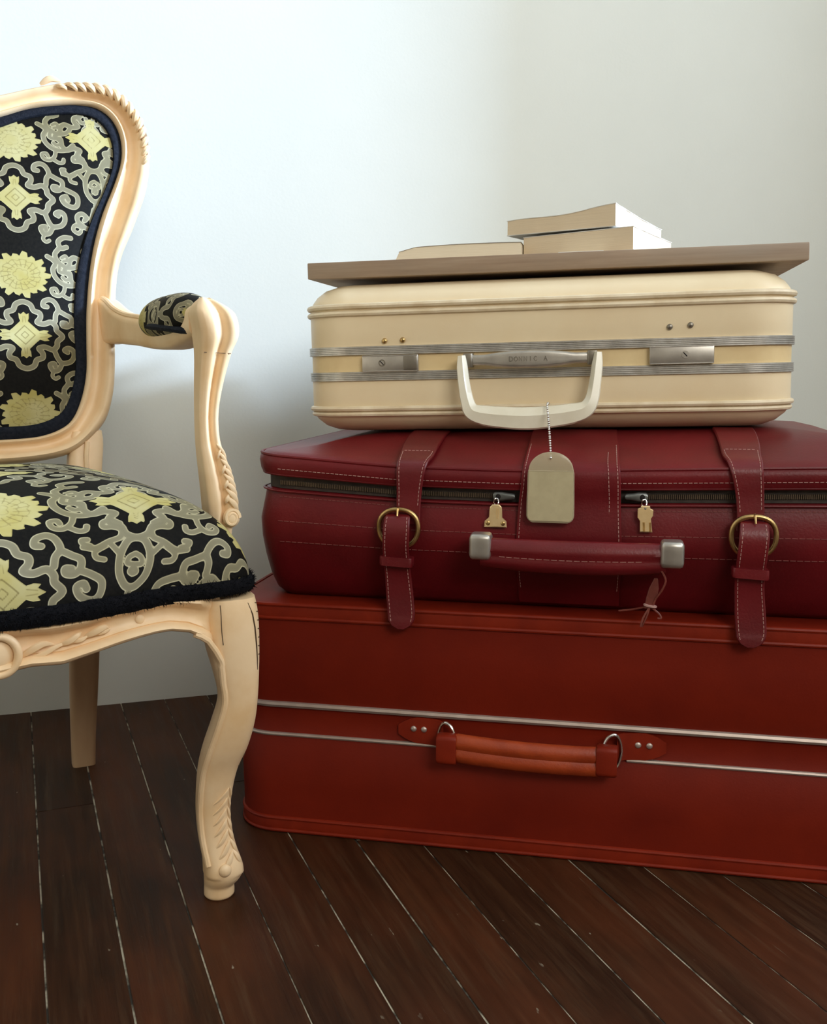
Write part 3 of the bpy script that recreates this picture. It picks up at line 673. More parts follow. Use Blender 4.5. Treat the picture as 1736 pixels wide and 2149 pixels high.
def buckle_strap(sc0, sc1, stop, stip, wtop, dz):
    top = ribbon([sp(sc0, 0.12, 0.5165), sp(sc0, 0.085, 0.5125), sp(sc0, 0.045, 0.5035), sp(sc0, 0.018, 0.4925), sp(sc0 - 0.2 * (sc0 - sc1), 0.002, 0.4865), sp(sc0 - 0.35 * (sc0 - sc1), -0.0075, 0.478), sp(sc0 - 0.6 * (sc0 - sc1), -0.009, 0.465), sp(sc0 - 0.85 * (sc0 - sc1), -0.0085, 0.448), sp(sc1, -0.0095, 0.428), sp(sc1, -0.010, 0.412)],
           [wtop + 0.004, wtop + 0.003, wtop + 0.001, wtop - 0.002, wtop - 0.006, wtop - 0.009, wtop - 0.0115, wtop - 0.014, wtop - 0.015, wtop - 0.015], 0.0034, strap_m, 'strap', red, stitch=(13, 6), cross=True)
    top['label'] = 'red leather strap folding over the front edge to its buckle'
    w = wtop - 0.0120
    tail = ribbon([sp(stop, -0.0135, 0.4225), sp(stop, -0.0215, 0.4190), sp(stop, -0.0275, 0.407), sp(stop - 0.001, -0.0265, 0.388), sp(stop - 0.0015, -0.0195, 0.369), sp(stop - 0.001, -0.0135, 0.35), sp(stip - 0.002, -0.0125, 0.325), sp(stip, -0.014, 0.303), sp(stip, -0.0155, 0.294), sp(stip, -0.0162, 0.288), sp(stip, -0.0165, 0.284)],
           [w * 0.9, w * 0.95, w, w, w, w, w * 1.05, w * 1.05, w * 0.98, w * 0.74, w * 0.3], 0.0036, strap_m, 'strap_tail', red, stitch=(4, 8))
    # buckle: rounded brass ring with prong
    c = sp(stop + 0.0005, -0.0165, 0.4080)
    P = []
    for j in range(36):
        a = 2 * PI * j / 36; ca, sa = math.cos(a), math.sin(a)
        P.append((c[0] + 0.0240 * math.copysign(abs(ca) ** 0.85, ca), c[1] - 0.0005 * sa, c[2] + (0.0215 if sa > 0 else 0.0235) * math.copysign(abs(sa) ** 0.9, sa)))
    b_ = mesh_obj('buckle', *tube(P, 0.0030, 10, True), brass_m, red)
    v, f = tube([(c[0], c[1] + 0.002, c[2] + 0.0235), (c[0], c[1] - 0.0042, c[2] + 0.0225), (c[0] + 0.0004, c[1] - 0.0085, c[2] + 0.0145)], [0.0016, 0.0016, 0.0012], 8); mesh_obj('prong', v, f, brass_m, b_)
    # keeper loop
    k = sp(stop - 0.0015, -0.0205, 0.3675); hw = w / 2 + 0.004
    rr = []
    for dz_, e in ((-0.0055, -0.0008), (-0.004, 0.0), (0.004, 0.0), (0.0055, -0.0008)):
        rr.append([(k[0] + x, k[1] + 0.004 + y, k[2] + dz_ - 0.05 * x) for x, y in rrect(-hw - e, hw + e, -0.0095, 0.0095, 0.004, 0, 4, 4)])
    mesh_obj('keeper', *loft(rr), strap_m, red)
buckle_strap(0.0735, 0.0690, 0.0580, 0.0610, 0.0440, 0)
buckle_strap(0.4495, 0.4590, 0.4620, 0.4650, 0.0440, 0)

# handle
rings = []
for x in np.linspace(0.160, 0.368, 40):
    t = (x - 0.264) / 0.104; sg = 0.0025 * (1 - t * t)
    pr = []
    for j in range(28):
        a = 2 * PI * j / 28; zz = 0.0195 * math.sin(a); gr = 0.32 * math.exp(-((zz + 0.002) / 0.0032) ** 2)
        pr.append((x, -0.033 - 0.004 * (1 - t * t) - math.cos(a) * 0.0115 * (1 - gr), 0.3855 - 0.305 - sg + zz * (1 - 0.12 * t * t)))
    rings.append(pr)
v, f = loft(rings); hd = mesh_obj('handle', v, f, strap_m, red)
mb = MB(); dashes([(x, -0.0335 - 0.004 * (1 - ((x - 0.264) / 0.104) ** 2) - 0.0083, 0.3835 - 0.305 - 0.0025 * (1 - ((x - 0.264) / 0.104) ** 2)) for x in np.linspace(0.18, 0.348, 40)], 0.0065, 0.002, 0.00045, mb)
mb.build('stitching', thread_m, hd, kind='stuff')
for x0, x1 in ((0.1475, 0.1725), (0.3615, 0.3870)):
    rr = []
    zc = 0.391 - 0.305 + (0.0005 if x0 > 0.3 else 0.002)
    for x, k in ((x0, 0.72), (x0 + 0.0015, 0.92), (x0 + 0.004, 1.0), (x1 - 0.004, 1.0), (x1 - 0.0015, 0.92), (x1, 0.72)):
        rr.append([(x, -0.0345 + q[0] * k, zc + q[1] * k) for q in rrect(-0.0135, 0.0135, -0.0150, 0.0150, 0.0055, 0, 5, 4)])
    cp_ = mesh_obj('handle_cap', *loft(rr), steel_m, red)
    xm = (x0 + x1) / 2
    mesh_obj('bracket', *box(xm - 0.007, xm + 0.007, -0.026, 0.0, zc - 0.009, zc + 0.009, 0.002), steel_m, cp_)
# zip sliders and brass pull plates
def slider(s, flip, kind):
    q = sp(s, 0.0045, 0.4475)
    mb = MB(); rr = []
    for dx, h in ((-0.012, 0.0035), (-0.010, 0.0052), (-0.002, 0.0055), (0.005, 0.0042), (0.012, 0.0036), (0.0135, 0.002)):
        rr.append([(q[0] + dx * flip, q[1] - 0.004 + y, q[2] + z) for y, z in rrect(-0.0032, 0.0032, -h, h, 0.0015, 0, 3, 2)])
    mb.add(*loft(rr)); o = mb.build('zip_slider', grey_metal_m, red)
    v, f = sphere((q[0] - 0.006 * flip, q[1] - 0.0068, q[2]), 0.0034, 10, 6, (1, 0.4, 1)); mesh_obj('slider_eye', v, f, dark_m, o)
    cx, cz, yy = q[0] - 0.008 * flip, q[2] - 0.006, q[1] - 0.0095
    v, f = tube([(cx + 0.0028 * math.cos(a), yy + 0.001 * math.sin(a * 2), cz + 0.0042 * math.sin(a)) for a in [2 * PI * j / 14 for j in range(14)]], 0.0008, 6, True); mesh_obj('pull_ring', v, f, chrome_m, o)
    if kind == 0: out = [(-0.004, 0), (0.004, 0), (0.0068, -0.003), (0.0075, -0.008), (0.0078, -0.015), (0.0128, -0.0195), (0.0132, -0.0265), (-0.0132, -0.0265), (-0.0128, -0.0195), (-0.0078, -0.015), (-0.0075, -0.008), (-0.0068, -0.003)]
    else: out = [(-0.005, 0), (0.005, 0), (0.0055, -0.003), (0.0088, -0.0045), (0.0088, -0.011), (0.0066, -0.0145), (0.0085, -0.030), (-0.0055, -0.030), (-0.0058, -0.0175), (-0.0085, -0.0135), (-0.0085, -0.0035), (-0.005, -0.002)]
    oz = cz - 0.0028; ox = cx + (0.0 if kind == 0 else 0.0015); lean = 0.10
    rr = []
    for dy, k in ((-0.0012, 0.93), (-0.0006, 1.0), (0.0008, 1.0)):
        rr.append([(ox + x * k, yy - 0.002 + dy + z * lean, oz - 0.013 + (z + 0.013) * k) for x, z in out])
    pl = mesh_obj('pull_plate', *loft(rr), gold_m, o, smooth=25)
    if kind == 0:
        for sx in (-1, 1): v, f = sphere((ox + sx * 0.0088, yy - 0.0035 - 0.0215 * lean, oz - 0.0218), 0.0028, 8, 5, (1, 0.3, 1)); mesh_obj('hole', v, f, brass_m, pl)
        v, f = tube([(ox + 0.002, yy - 0.0036 - 0.004 * lean, oz - 0.004), (ox + 0.0022, yy - 0.0036 - 0.012 * lean, oz - 0.0165)], 0.0013, 6); mesh_obj('raised_rib', v, f, gold_m, pl)
    else:
        v, f = sphere((ox, yy - 0.0034, oz - 0.003), 0.0014, 8, 5, (1, 0.4, 1)); mesh_obj('hole', v, f, alu_dark_m, pl)
        for dx in (-0.0014, 0.0055):
            v, f = tube([(ox + dx, yy - 0.0036 - 0.019 * lean, oz - 0.0185), (ox + dx + 0.0006, yy - 0.0036 - 0.028 * lean, oz - 0.029)], 0.0011, 6); mesh_obj('raised_rib', v, f, brass_m, pl)
slider(0.1815, 1, 0)
slider(0.3350, -1, 1)
# leather tie hanging from the right handle cap
TI = lambda s, d, z: tuple(np.array(RO) + US * s + UB * d + np.array([0, 0, z]))
tb = TI(0.362, -0.04, 0.375)
tie = empty('leather_tie', tb, (0, 0, YAW), label='torn leather luggage tag tie knotted below the red handle', category='tag tie')
v, f = tube(catmull([(0.000, 0, 0.0), (0.006, -0.001, -0.012), (0.003, 0.002, -0.024), (-0.004, 0.004, -0.036), (-0.008, 0.006, -0.047)], 5), 0.0012, 6); mesh_obj('cord', v, f, tie_m, tie)
rr = [[(x + cx - 0.0, 0.006 + y, z) for x, y in rrect(-w, w, -0.001, 0.001, 0.0008, 0, 3, 2)] for cx, w, z in ((-0.004, 0.002, -0.012), (-0.006, 0.0055, -0.024), (-0.0085, 0.006, -0.036), (-0.011, 0.0045, -0.047))]
mesh_obj('tag_stub', *loft(rr), tie_m, tie)
v, f = tube([(-0.0095 + 0.0062 * math.cos(a), 0.006 + 0.0035 * math.sin(a), -0.044 - 0.001 * math.cos(a)) for a in [2 * PI * j / 16 for j in range(16)]], 0.0016, 6, True); mesh_obj('knot', v, f, thread_m, tie)
for pts in ([(-0.0095, 0.004, -0.044), (-0.013, 0.003, -0.056), (-0.018, 0.003, -0.068)], [(-0.010, 0.004, -0.045), (-0.0165, 0.002, -0.057), (-0.0195, 0.001, -0.0675)], [(-0.008, 0.006, -0.046), (0.000, 0.004, -0.052), (0.003, 0.003, -0.057), (-0.001, 0.003, -0.0575)], [(-0.010, 0.008, -0.045), (-0.028, 0.010, -0.050), (-0.044, 0.012, -0.053)]):
    v, f = tube(catmull(pts, 5), 0.0011, 6); mesh_obj('cord', v, f, tie_m, tie)

# ================================================================== CREAM SUITCASE
CY = R(-11.0); TILT = R(-1.33)
UC = np.array([math.cos(CY), math.sin(CY), 0]); UCB = np.array([-math.sin(CY), math.cos(CY), 0])
def px_on_y(x, y, Y):
    th = PITCH; a = (x - W_PX / 2) / F_PX; b_ = (y - H_PX / 2) / F_PX
    d = np.array([a, math.cos(th) - b_ * math.sin(th), -math.sin(th) - b_ * math.cos(th)])
    return np.array([0, 0, EYE]) + d * Y / d[1]
CP0 = px_on_y(1160, 790, 1.245)
CO = CP0 + UC * (-0.0155); CO[2] = 0.5185
cream = empty('suitcase', tuple(CO), (0, TILT, CY), label='cream hard shell suitcase with metal rails and ivory handle, top of the stack', category='suitcase')
HX, CD, CR = 0.306, 0.42, 0.062
v, f = shell(-HX, HX, 0, CD, CR, [(0.09, 0.0), (0.05, 0.0), (0.032, 0.002), (0.017, 0.0075), (0.006, 0.0165), (0.001, 0.024), (0, 0.03), (0, 0.066), (0.0015, 0.072), (0.0015, 0.088)], straight=16); mesh_obj('base_shell', v, f, cream_m, cream)
v, f = shell(-HX, HX, 0, CD, CR, [(0.0015, 0.0885), (0.0015, 0.098), (0.0, 0.102), (0, 0.154), (0.001, 0.160), (0.004, 0.167), (0.010, 0.175), (0.021, 0.183), (0.040, 0.189), (0.07, 0.1925), (0.12, 0.1945), (0.16, 0.1950)], straight=16); mesh_obj('lid_shell', v, f, cream_m, cream)
v, f = shell(-HX, HX, 0, CD, CR, [(0.004, 0.0775), (0.0005, 0.0775), (0.0005, 0.0985), (0.004, 0.0985)], cap=False); mesh_obj('centre_band', v, f, cream_band_m, cream)
for z, rad in ((0.0235, 0.0032), (0.0305, 0.0034), (0.1510, 0.0036), (0.1600, 0.0038)):
    v, f = ring_tube(-HX, HX, 0, CD, CR, z, rad, 0.0008 if z not in (0.0235,) else -0.001); mesh_obj('piping', v, f, pipe_m, cream)
def ribbed(z0, z1, n, out):
    pr = [(0.003, z0), (-out * 0.6, z0)]
    for i in range(n):
        a, b_ = z0 + (z1 - z0) * (i + 0.15) / n, z0 + (z1 - z0) * (i + 0.85) / n
        pr += [(-out * 0.55, a - (z1 - z0) * 0.1 / n), (-out, a), (-out, b_), (-out * 0.55, b_ + (z1 - z0) * 0.1 / n)]
    return pr + [(-out * 0.6, z1), (0.003, z1)]
v, f = shell(-HX, HX, 0, CD, CR, ribbed(0.0985, 0.1095, 5, 0.0030), cap=False); r1 = mesh_obj('metal_rail', v, f, alu_m, cream, smooth=15)
v, f = shell(-HX, HX, 0, CD, CR, ribbed(0.0660, 0.0775, 5, 0.0026), cap=False); mesh_obj('metal_rail', v, f, alu_m, cream, smooth=15)
# latches
def latch(x0, x1, z0, z1, keyx, tab):
    o = mesh_obj('latch', *box(x0, x1, -0.0075, -0.0005, z0, z1, 0.0012), steel_m, cream, smooth=20)
    kc = (keyx, -0.0077, (z0 + z1) / 2 + 0.0005)
    v, f = tube([(kc[0], kc[1] + 0.0012, kc[2]), (kc[0], kc[1] - 0.0004, kc[2])], [0.0048, 0.0044], 16, up=(0, 0, 1)); k = mesh_obj('key_plate', v, f, alu_dark_m if tab else steel_m, o)
    v, f = tube([(kc[0], kc[1] + 0.001, kc[2]), (kc[0], kc[1] - 0.0007, kc[2])], [0.0033, 0.003], 14); mesh_obj('key_cylinder', v, f, steel_m, o)
    v, f = tube([(kc[0] - 0.0022, kc[1] - 0.0007, kc[2] + 0.0024), (kc[0] + 0.0022, kc[1] - 0.0007, kc[2] - 0.0024)], 0.0006, 6); mesh_obj('key_slot', v, f, dark_m, o)
    if tab: mesh_obj('slide_tab', *box(x1 - 0.0185, x1 - 0.0015, -0.0088, -0.006, z0 + 0.0015, z1 - 0.0015, 0.0008), alu_dark_m, o, smooth=20)
    for zz in (z0 + 0.0004, z1 - 0.0004): v, f = tube([(x0 + 0.001, -0.0077, zz), (x1 - 0.001, -0.0077, zz)], 0.0007, 6); mesh_obj('rim', v, f, alu_m, o)
latch(-0.2225, -0.1500, 0.0775, 0.0975, -0.1965, True)
latch(0.1330, 0.2080, 0.0785, 0.0995, 0.1745, False)
for x, z in ((-0.1937, 0.1155), (-0.1703, 0.1160), (0.1565, 0.1225), (0.1806, 0.1240)):
    v, f = sphere((x, -0.0015, z), 0.0036, 12, 6, (1, 0.6, 1)); mesh_obj('stud', v, f, brass_m if x < 0 else alu_dark_m, cream)
# name plate bar above the handle
rr = []
for x in np.linspace(-0.0800, 0.0600, 30):
    t = (x + 0.010) / 0.070; h = 0.0066 + 0.0042 * max(0, 1 - (t / 0.75) ** 2) ** 0.8
    rr.append([(x, -0.014 - 0.003 * (1 - t * t) + q[0] * (0.8 + 0.2 * (1 - t * t)), 0.0885 + q[1]) for q in rrect(-0.006, 0.006, -h, h, 0.0028, 0, 4, 3)])
npl = mesh_obj('name_plate', *loft(rr), steel_m, cream, smooth=30)
# worn embossed letters on the plate
LET = {'D': [[(0, 0), (0, 1), (.6, .9), (.7, .5), (.6, .1), (0, 0)]], 'O': [[(.1, .2), (0, .5), (.1, .8), (.4, 1), (.6, .8), (.7, .5), (.6, .2), (.35, 0), (.1, .2)]],
       'N': [[(0, 0), (0, 1), (.6, 0), (.6, 1)]], 'I': [[(.3, 0), (.3, 1)]], 'C': [[(.6, .8), (.35, 1), (.1, .8), (0, .5), (.1, .2), (.35, 0), (.6, .2)]], 'A': [[(0, 0), (.35, 1), (.7, 0)], [(.15, .4), (.55, .4)]]}
mb = MB(); x = -0.034
for ch, al in (('D', 1), ('O', 1), ('N', 1), ('N', 1), ('I', 1), ('C', 1), (' ', 0), ('A', 1)):
    for pl in LET.get(ch, []):
        v, f = tube([(x + a * 0.0058, -0.0232, 0.0862 + b_ * 0.0056) for a, b_ in pl], 0.00042, 5, up=(0, 1, 0)); mb.add(v, f)
    x += 0.0060
mb.build('lettering', alu_dark_m, npl)
for x in (-0.0855, 0.0655):
    mesh_obj('hinge_block', *box(x - 0.006, x + 0.006, -0.021, -0.001, 0.0800, 0.0970, 0.002), alu_dark_m, cream)
# ivory bail handle
hp = [(-0.0925, 0.0945), (-0.0915, 0.080), (-0.0885, 0.058), (-0.084, 0.038), (-0.078, 0.0265), (-0.062, 0.0215), (-0.035, 0.0185), (-0.010, 0.0175), (0.015, 0.0190), (0.042, 0.0225), (0.058, 0.0275), (0.0655, 0.039), (0.0690, 0.058), (0.0715, 0.080), (0.0725, 0.0950)]
hw = [0.0045, 0.0065, 0.0070, 0.0080, 0.0100, 0.0122, 0.0132, 0.0136, 0.0132, 0.0122, 0.0102, 0.0082, 0.0072, 0.0066, 0.0045]
P = catmull([(x, 0, z) for x, z in hp], 5); WW = np.interp(np.linspace(0, len(hp) - 1, len(P)), np.arange(len(hp)), hw)
rings = []
for i, q in enumerate(P):
    a, b_ = P[max(0, i - 1)], P[min(len(P) - 1, i + 1)]; T = b_ - a; T /= np.linalg.norm(T); Nn = np.array([-T[2], 0, T[0]])   # points inside the bail
    w = WW[i]; lean = -0.020 - 0.020 * max(0, (0.095 - q[2]) / 0.08)
    prof = [(-w, 0.004), (-w, -0.005), (-w * 0.85, -0.0075), (w * 0.25, -0.0085), (w * 0.95, -0.0025), (w, 0.001), (w * 0.9, 0.006), (-w * 0.8, 0.0065)]
    rings.append([np.array([q[0], lean + d, q[2]]) + Nn * n_ for n_, d in prof])
mesh_obj('handle', *loft(rings), ivory_m, cream, smooth=35)

# luggage tag hanging on a bead chain from the handle
def crm(x, y, z):
    m = Matrix.Translation(Vector(tuple(CO))) @ Matrix.Rotation(CY, 4, 'Z') @ Matrix.Rotation(TILT, 4, 'Y')
    return np.array(m @ Vector((x, y, z)))
top = crm(0.0135, -0.0505, 0.031)
tgc = px_on_y(1157, 966, 1.136)
tag = empty('luggage_tag', tuple(tgc), (0, 0, CY), label='tan plastic luggage tag on a bead chain hanging from the ivory handle', category='luggage tag')
inv = Matrix.Translation(Vector(tuple(tgc))) @ Matrix.Rotation(CY, 4, 'Z'); inv.invert()
tl = np.array(inv @ Vector(tuple(top)))
bk = np.array(inv @ Vector(tuple(crm(0.0135, -0.030, 0.0345))))
chain = catmull([bk, tl + (0, 0.006, 0.004), tl + (0, 0, 0.0), tl * 0.6 + np.array([0.0006, -0.004, 0]), tl * 0.25 + np.array([0.0004, -0.004, 0]), np.array([0, -0.0035, 0.0])], 30)
L_ = [0]
for a, b_ in zip(chain[:-1], chain[1:]): L_.append(L_[-1] + np.linalg.norm(b_ - a))
s = 0.0; bead0 = None
while s < L_[-1]:
    i = max(0, int(np.searchsorted(L_, s)) - 1); q = chain[min(i, len(chain) - 1)]
    if bead0 is None: v, f = sphere((0, 0, 0), 0.00155, 8, 6); bead0 = mesh_obj('bead', v, f, chrome_m, tag); bo = bead0
    else: bo = bead0.copy(); COL.objects.link(bo)
    bo.location = tuple(q); s += 0.0036
out = []
TWd, TTop, TBot = 0.0272, 0.0095, -0.0725
for a in np.linspace(12, 168, 17): out.append((TWd * 0.93 * math.cos(R(a)), -0.0115 + 0.021 * math.sin(R(a))))
out += [(-TWd * 0.97, -0.015), (-TWd, -0.05), (-TWd, TBot + 0.009)]
for a in np.linspace(190, 260, 5): out.append((-TWd + 0.009 + 0.009 * math.cos(R(a)), TBot + 0.009 + 0.009 * math.sin(R(a))))
for a in np.linspace(280, 350, 5): out.append((TWd - 0.009 + 0.009 * math.cos(R(a)), TBot + 0.009 + 0.009 * math.sin(R(a))))
out += [(TWd, TBot + 0.009), (TWd, -0.05), (TWd * 0.97, -0.015)]
def plate(outl, y0, y1, k=0.97):
    cz = -0.03
    return loft([[(x * k, y0, cz + (z - cz) * k) for x, z in outl], [(x, y0 + (y1 - y0) * 0.3, z) for x, z in outl], [(x, y0 + (y1 - y0) * 0.7, z) for x, z in outl], [(x * k, y1, cz + (z - cz) * k) for x, z in outl]])
body = mesh_obj('tag_sleeve', *plate(out, 0.0, 0.0028), clear_m, tag)
ins = [(x * 0.95, max(TBot + 0.002, min(z, -0.0125))) for x, z in out if z < -0.0125]
ins = [(TWd * 0.93, -0.0125)] + [(-TWd * 0.93, -0.0125)] + [(x * 0.95, max(TBot + 0.0022, z)) for x, z in out[17:]]
mesh_obj('paper_insert', *plate(ins, -0.0006, 0.0016, 0.995), paper_m, tag, smooth=20)
v, f = tube([(TWd * 1.0 * k, -0.0002, -0.0125) for k in (-0.94, 0.94)], 0.0007, 6); mesh_obj('sleeve_edge', v, f, clear_m, tag)

# ================================================================== BOARD AND BOOKS
BP0 = px_on_y(1160, 555, 1.27)
BO = BP0.copy(); BO[2] = 0.7160
BT = R(-1.22)
board = mesh_obj('wooden_board', *box(-0.3155, 0.3010, 0.0, 0.34, 0.0, 0.0205, 0.0012), board_m, None, smooth=30,
                 label='weathered brown wooden board lying on the cream suitcase', category='board')
board.location = tuple(BO); board.rotation_euler = (0, BT, CY)
BM = Matrix.Translation(Vector(tuple(BO))) @ Matrix.Rotation(CY, 4, 'Z') @ Matrix.Rotation(BT, 4, 'Y')
def on_board(x, y, yaw, dz=0.0, **props):
    p_ = BM @ Vector((x, y, 0.0206 + dz))
    e = (Matrix.Rotation(CY, 4, 'Z') @ Matrix.Rotation(BT, 4, 'Y') @ Matrix.Rotation(yaw, 4, 'Z')).to_euler()
    return empty('book', tuple(p_), tuple(e), **props)
def book(root, L_, D_, tfun, cov, page, cover_t=0.0009, over=0.0015, wav=0.0004, slope=0.0):
    """page block and two covers; tfun(u,v) = thickness over the sheet (u,v in 0..1); local x<0 to the left, y back"""
    nu, nv = 24, 12
    def sheet(z0f, z1f, x0, x1, y0, y1, edgew):
        V = []; F_ = []
        rr = random.Random(5)
        for lvl in (0, 1):
            for j in range(nv + 1):
                for i in range(nu + 1):
                    u, v_ = i / nu, j / nv
                    e = edgew * (rr.random() - 0.5) if (i in (0, nu) or j in (0, nv)) else 0
                    V.append((x0 + (x1 - x0) * u + (e if i in (0, nu) else 0) + slope * lvl * (1 - u), y0 + (y1 - y0) * v_ + (e if j in (0, nv) else 0), (z1f if lvl else z0f)(u, v_)))
        n = (nu + 1) * (nv + 1); idx = lambda l, i, j: l * n + j * (nu + 1) + i
        for j in range(nv):
            for i in range(nu):
                F_.append([idx(0, i, j), idx(0, i, j + 1), idx(0, i + 1, j + 1), idx(0, i + 1, j)]); F_.append([idx(1, i, j), idx(1, i + 1, j), idx(1, i + 1, j + 1), idx(1, i, j + 1)])
        for i in range(nu):
            F_.append([idx(0, i, 0), idx(0, i + 1, 0), idx(1, i + 1, 0), idx(1, i, 0)]); F_.append([idx(0, i, nv), idx(1, i, nv), idx(1, i + 1, nv), idx(0, i + 1, nv)])
        for j in range(nv):
            F_.append([idx(0, 0, j), idx(1, 0, j), idx(1, 0, j + 1), idx(0, 0, j + 1)]); F_.append([idx(0, nu, j), idx(0, nu, j + 1), idx(1, nu, j + 1), idx(1, nu, j)])
        return V, F_
    z0 = tfun[0]; z1 = tfun[1]
    mesh_obj('pages', *sheet(lambda u, v_: z0(u, v_) + cover_t, lambda u, v_: z1(u, v_) - cover_t, -L_, 0, 0, D_, wav), page, root, smooth=30)
    mesh_obj('cover', *sheet(z0, lambda u, v_: z0(u, v_) + cover_t, -L_ - over, over, -over * 0.6, D_ + over, wav), cov, root, smooth=30)
    mesh_obj('cover', *sheet(lambda u, v_: z1(u, v_) - cover_t, z1, -L_ - over + slope, over, -over * 0.6, D_ + over, wav), cov, root, smooth=30)
b1 = on_board(-0.042, 0.032, 0.0, group='books on the board', label='thin paperback lying alone on the board beside the two stacked books', category='book')
book(b1, 0.164, 0.125, (lambda u, v_: 0.0, lambda u, v_: 0.0175 + 0.0015 * math.sin(PI * u) - 0.004 * max(0, 0.12 - u) / 0.12 + 0.0012 * u), coverd_m, pages2_m, 0.0008, 0.0010, 0.0003, 0.006)
b2 = on_board(0.0975, 0.012, R(-19), dz=0.0008, group='books on the board', label='lower paperback of the two stacked books on the board', category='book')
book(b2, 0.146, 0.165, (lambda u, v_: 0.0, lambda u, v_: 0.0265 + 0.0020 * u - 0.004 * v_ * u), cover_m, pages_m, 0.0008, 0.0008, 0.0006)
b3 = on_board(0.0985, 0.012, R(-19), dz=0.0300, group='books on the board', label='upper paperback with curled cover lying on top of another book', category='book')
b3.location = tuple(Vector(b3.location) + Vector((-0.021, 0.010, 0)))
def up0(u, v_): return 0.0003 - 0.0006 * u * v_
def up1(u, v_): return 0.0195 + 0.0085 * u ** 2.2 * (1 - v_) ** 1.5 - 0.003 * v_ * u + 0.0008 * math.sin(9 * u)
book(b3, 0.146, 0.195, (up0, up1), cover_m, pages_m, 0.0008, 0.0008, 0.0009)
c_ = mesh_obj('paper_slip', *box(-0.055, 0.0, 0.0, 0.06, 0.0, 0.0007), white_m, None, smooth=False, label='thin white paper slip sticking out under the stacked books', category='paper')
p_ = BM @ Vector((0.062, 0.0015, 0.0206)); c_.location = p_; c_.rotation_euler = (0, BT, CY)

# ================================================================== ARMCHAIR
PSI = R(25)
CHO = (-0.4204, 0.9770, 0.0)
chair = empty('armchair', CHO, (0, 0, PSI), label='carved cream French armchair with black and gold brocade upholstery', category='armchair')
# --- back, defined in the plane of the back: u across, v up the rake, w towards the sitter
RK = R(11)
def bk3(u, v_, w): return (u, 0.435 + v_ * math.sin(RK) - w * math.cos(RK), 0.42 + v_ * math.cos(RK) + w * math.sin(RK))
OUTL = [(0.0, 0.552), (0.035, 0.556), (0.0664, 0.5647), (0.1055, 0.5781), (0.1387, 0.5883), (0.1588, 0.5925), (0.1992, 0.5940), (0.2227, 0.5885), (0.2425, 0.5743), (0.2584, 0.5521), (0.266, 0.531), (0.2698, 0.5058), (0.2684, 0.4766), (0.2611, 0.4433), (0.2499, 0.4136), (0.2357, 0.3803), (0.2218, 0.3509), (0.2132, 0.3255), (0.208, 0.3004), (0.2046, 0.2719), (0.202, 0.2435), (0.2, 0.2152), (0.197, 0.1728), (0.1918, 0.1376), (0.1799, 0.1027), (0.1602, 0.0788), (0.1358, 0.0589), (0.1091, 0.0496), (0.0705, 0.0443), (0.033, 0.0425), (0, 0.042)]
INL = [(0.0, 0.518), (0.032, 0.525), (0.0645, 0.5355), (0.1037, 0.5514), (0.1434, 0.5606), (0.1768, 0.5643), (0.2003, 0.5611), (0.2178, 0.5479), (0.2274, 0.5272), (0.2297, 0.5022), (0.2252, 0.4766), (0.2125, 0.4433), (0.1963, 0.4066), (0.1837, 0.3703), (0.1745, 0.3345), (0.1681, 0.2991), (0.1625, 0.2568), (0.1596, 0.2148), (0.1568, 0.1729), (0.1491, 0.1382), (0.1358, 0.1072), (0.1184, 0.0904), (0.0855, 0.079), (0.0351, 0.0759), (0, 0.0755)]
def polar(half):
    full = half + [(-x, y) for x, y in half[::-1][1:-1]]
    P = np.array(catmull(full, 12, True)); d = P - np.array([0, 0.30])
    th = np.arctan2(d[:, 1], d[:, 0]); r = np.hypot(d[:, 0], d[:, 1]); o = np.argsort(th)
    th, r = th[o], r[o]
    th = np.concatenate([th - 2 * PI, th, th + 2 * PI]); r = np.concatenate([r, r, r])
    return lambda a: np.interp(a, th, r)
RO_, RI_ = polar(OUTL), polar(INL)
NA = 300
angs = np.linspace(-PI, PI, NA, endpoint=False)
prof = [(0.0, -0.004), (0.0, 0.009), (0.05, 0.0145), (0.12, 0.0165), (0.19, 0.0145), (0.23, 0.0085), (0.30, 0.0050), (0.42, 0.0040), (0.52, 0.0065), (0.60, 0.0130), (0.70, 0.0205), (0.82, 0.0220), (0.92, 0.0185), (0.98, 0.0110), (1.0, 0.002), (0.99, -0.008), (0.92, -0.015), (0.75, -0.017), (0.12, -0.017), (0.02, -0.012)]
rings = []
for a in angs:
    ri, ro = float(RI_(a)), float(RO_(a))
    rings.append([bk3((ri + (ro - ri) * t) * math.cos(a), 0.30 + (ri + (ro - ri) * t) * math.sin(a), w) for t, w in prof])
bf = mesh_obj('back_frame', *loft(rings, closed=True), paint_m, chair, smooth=60)
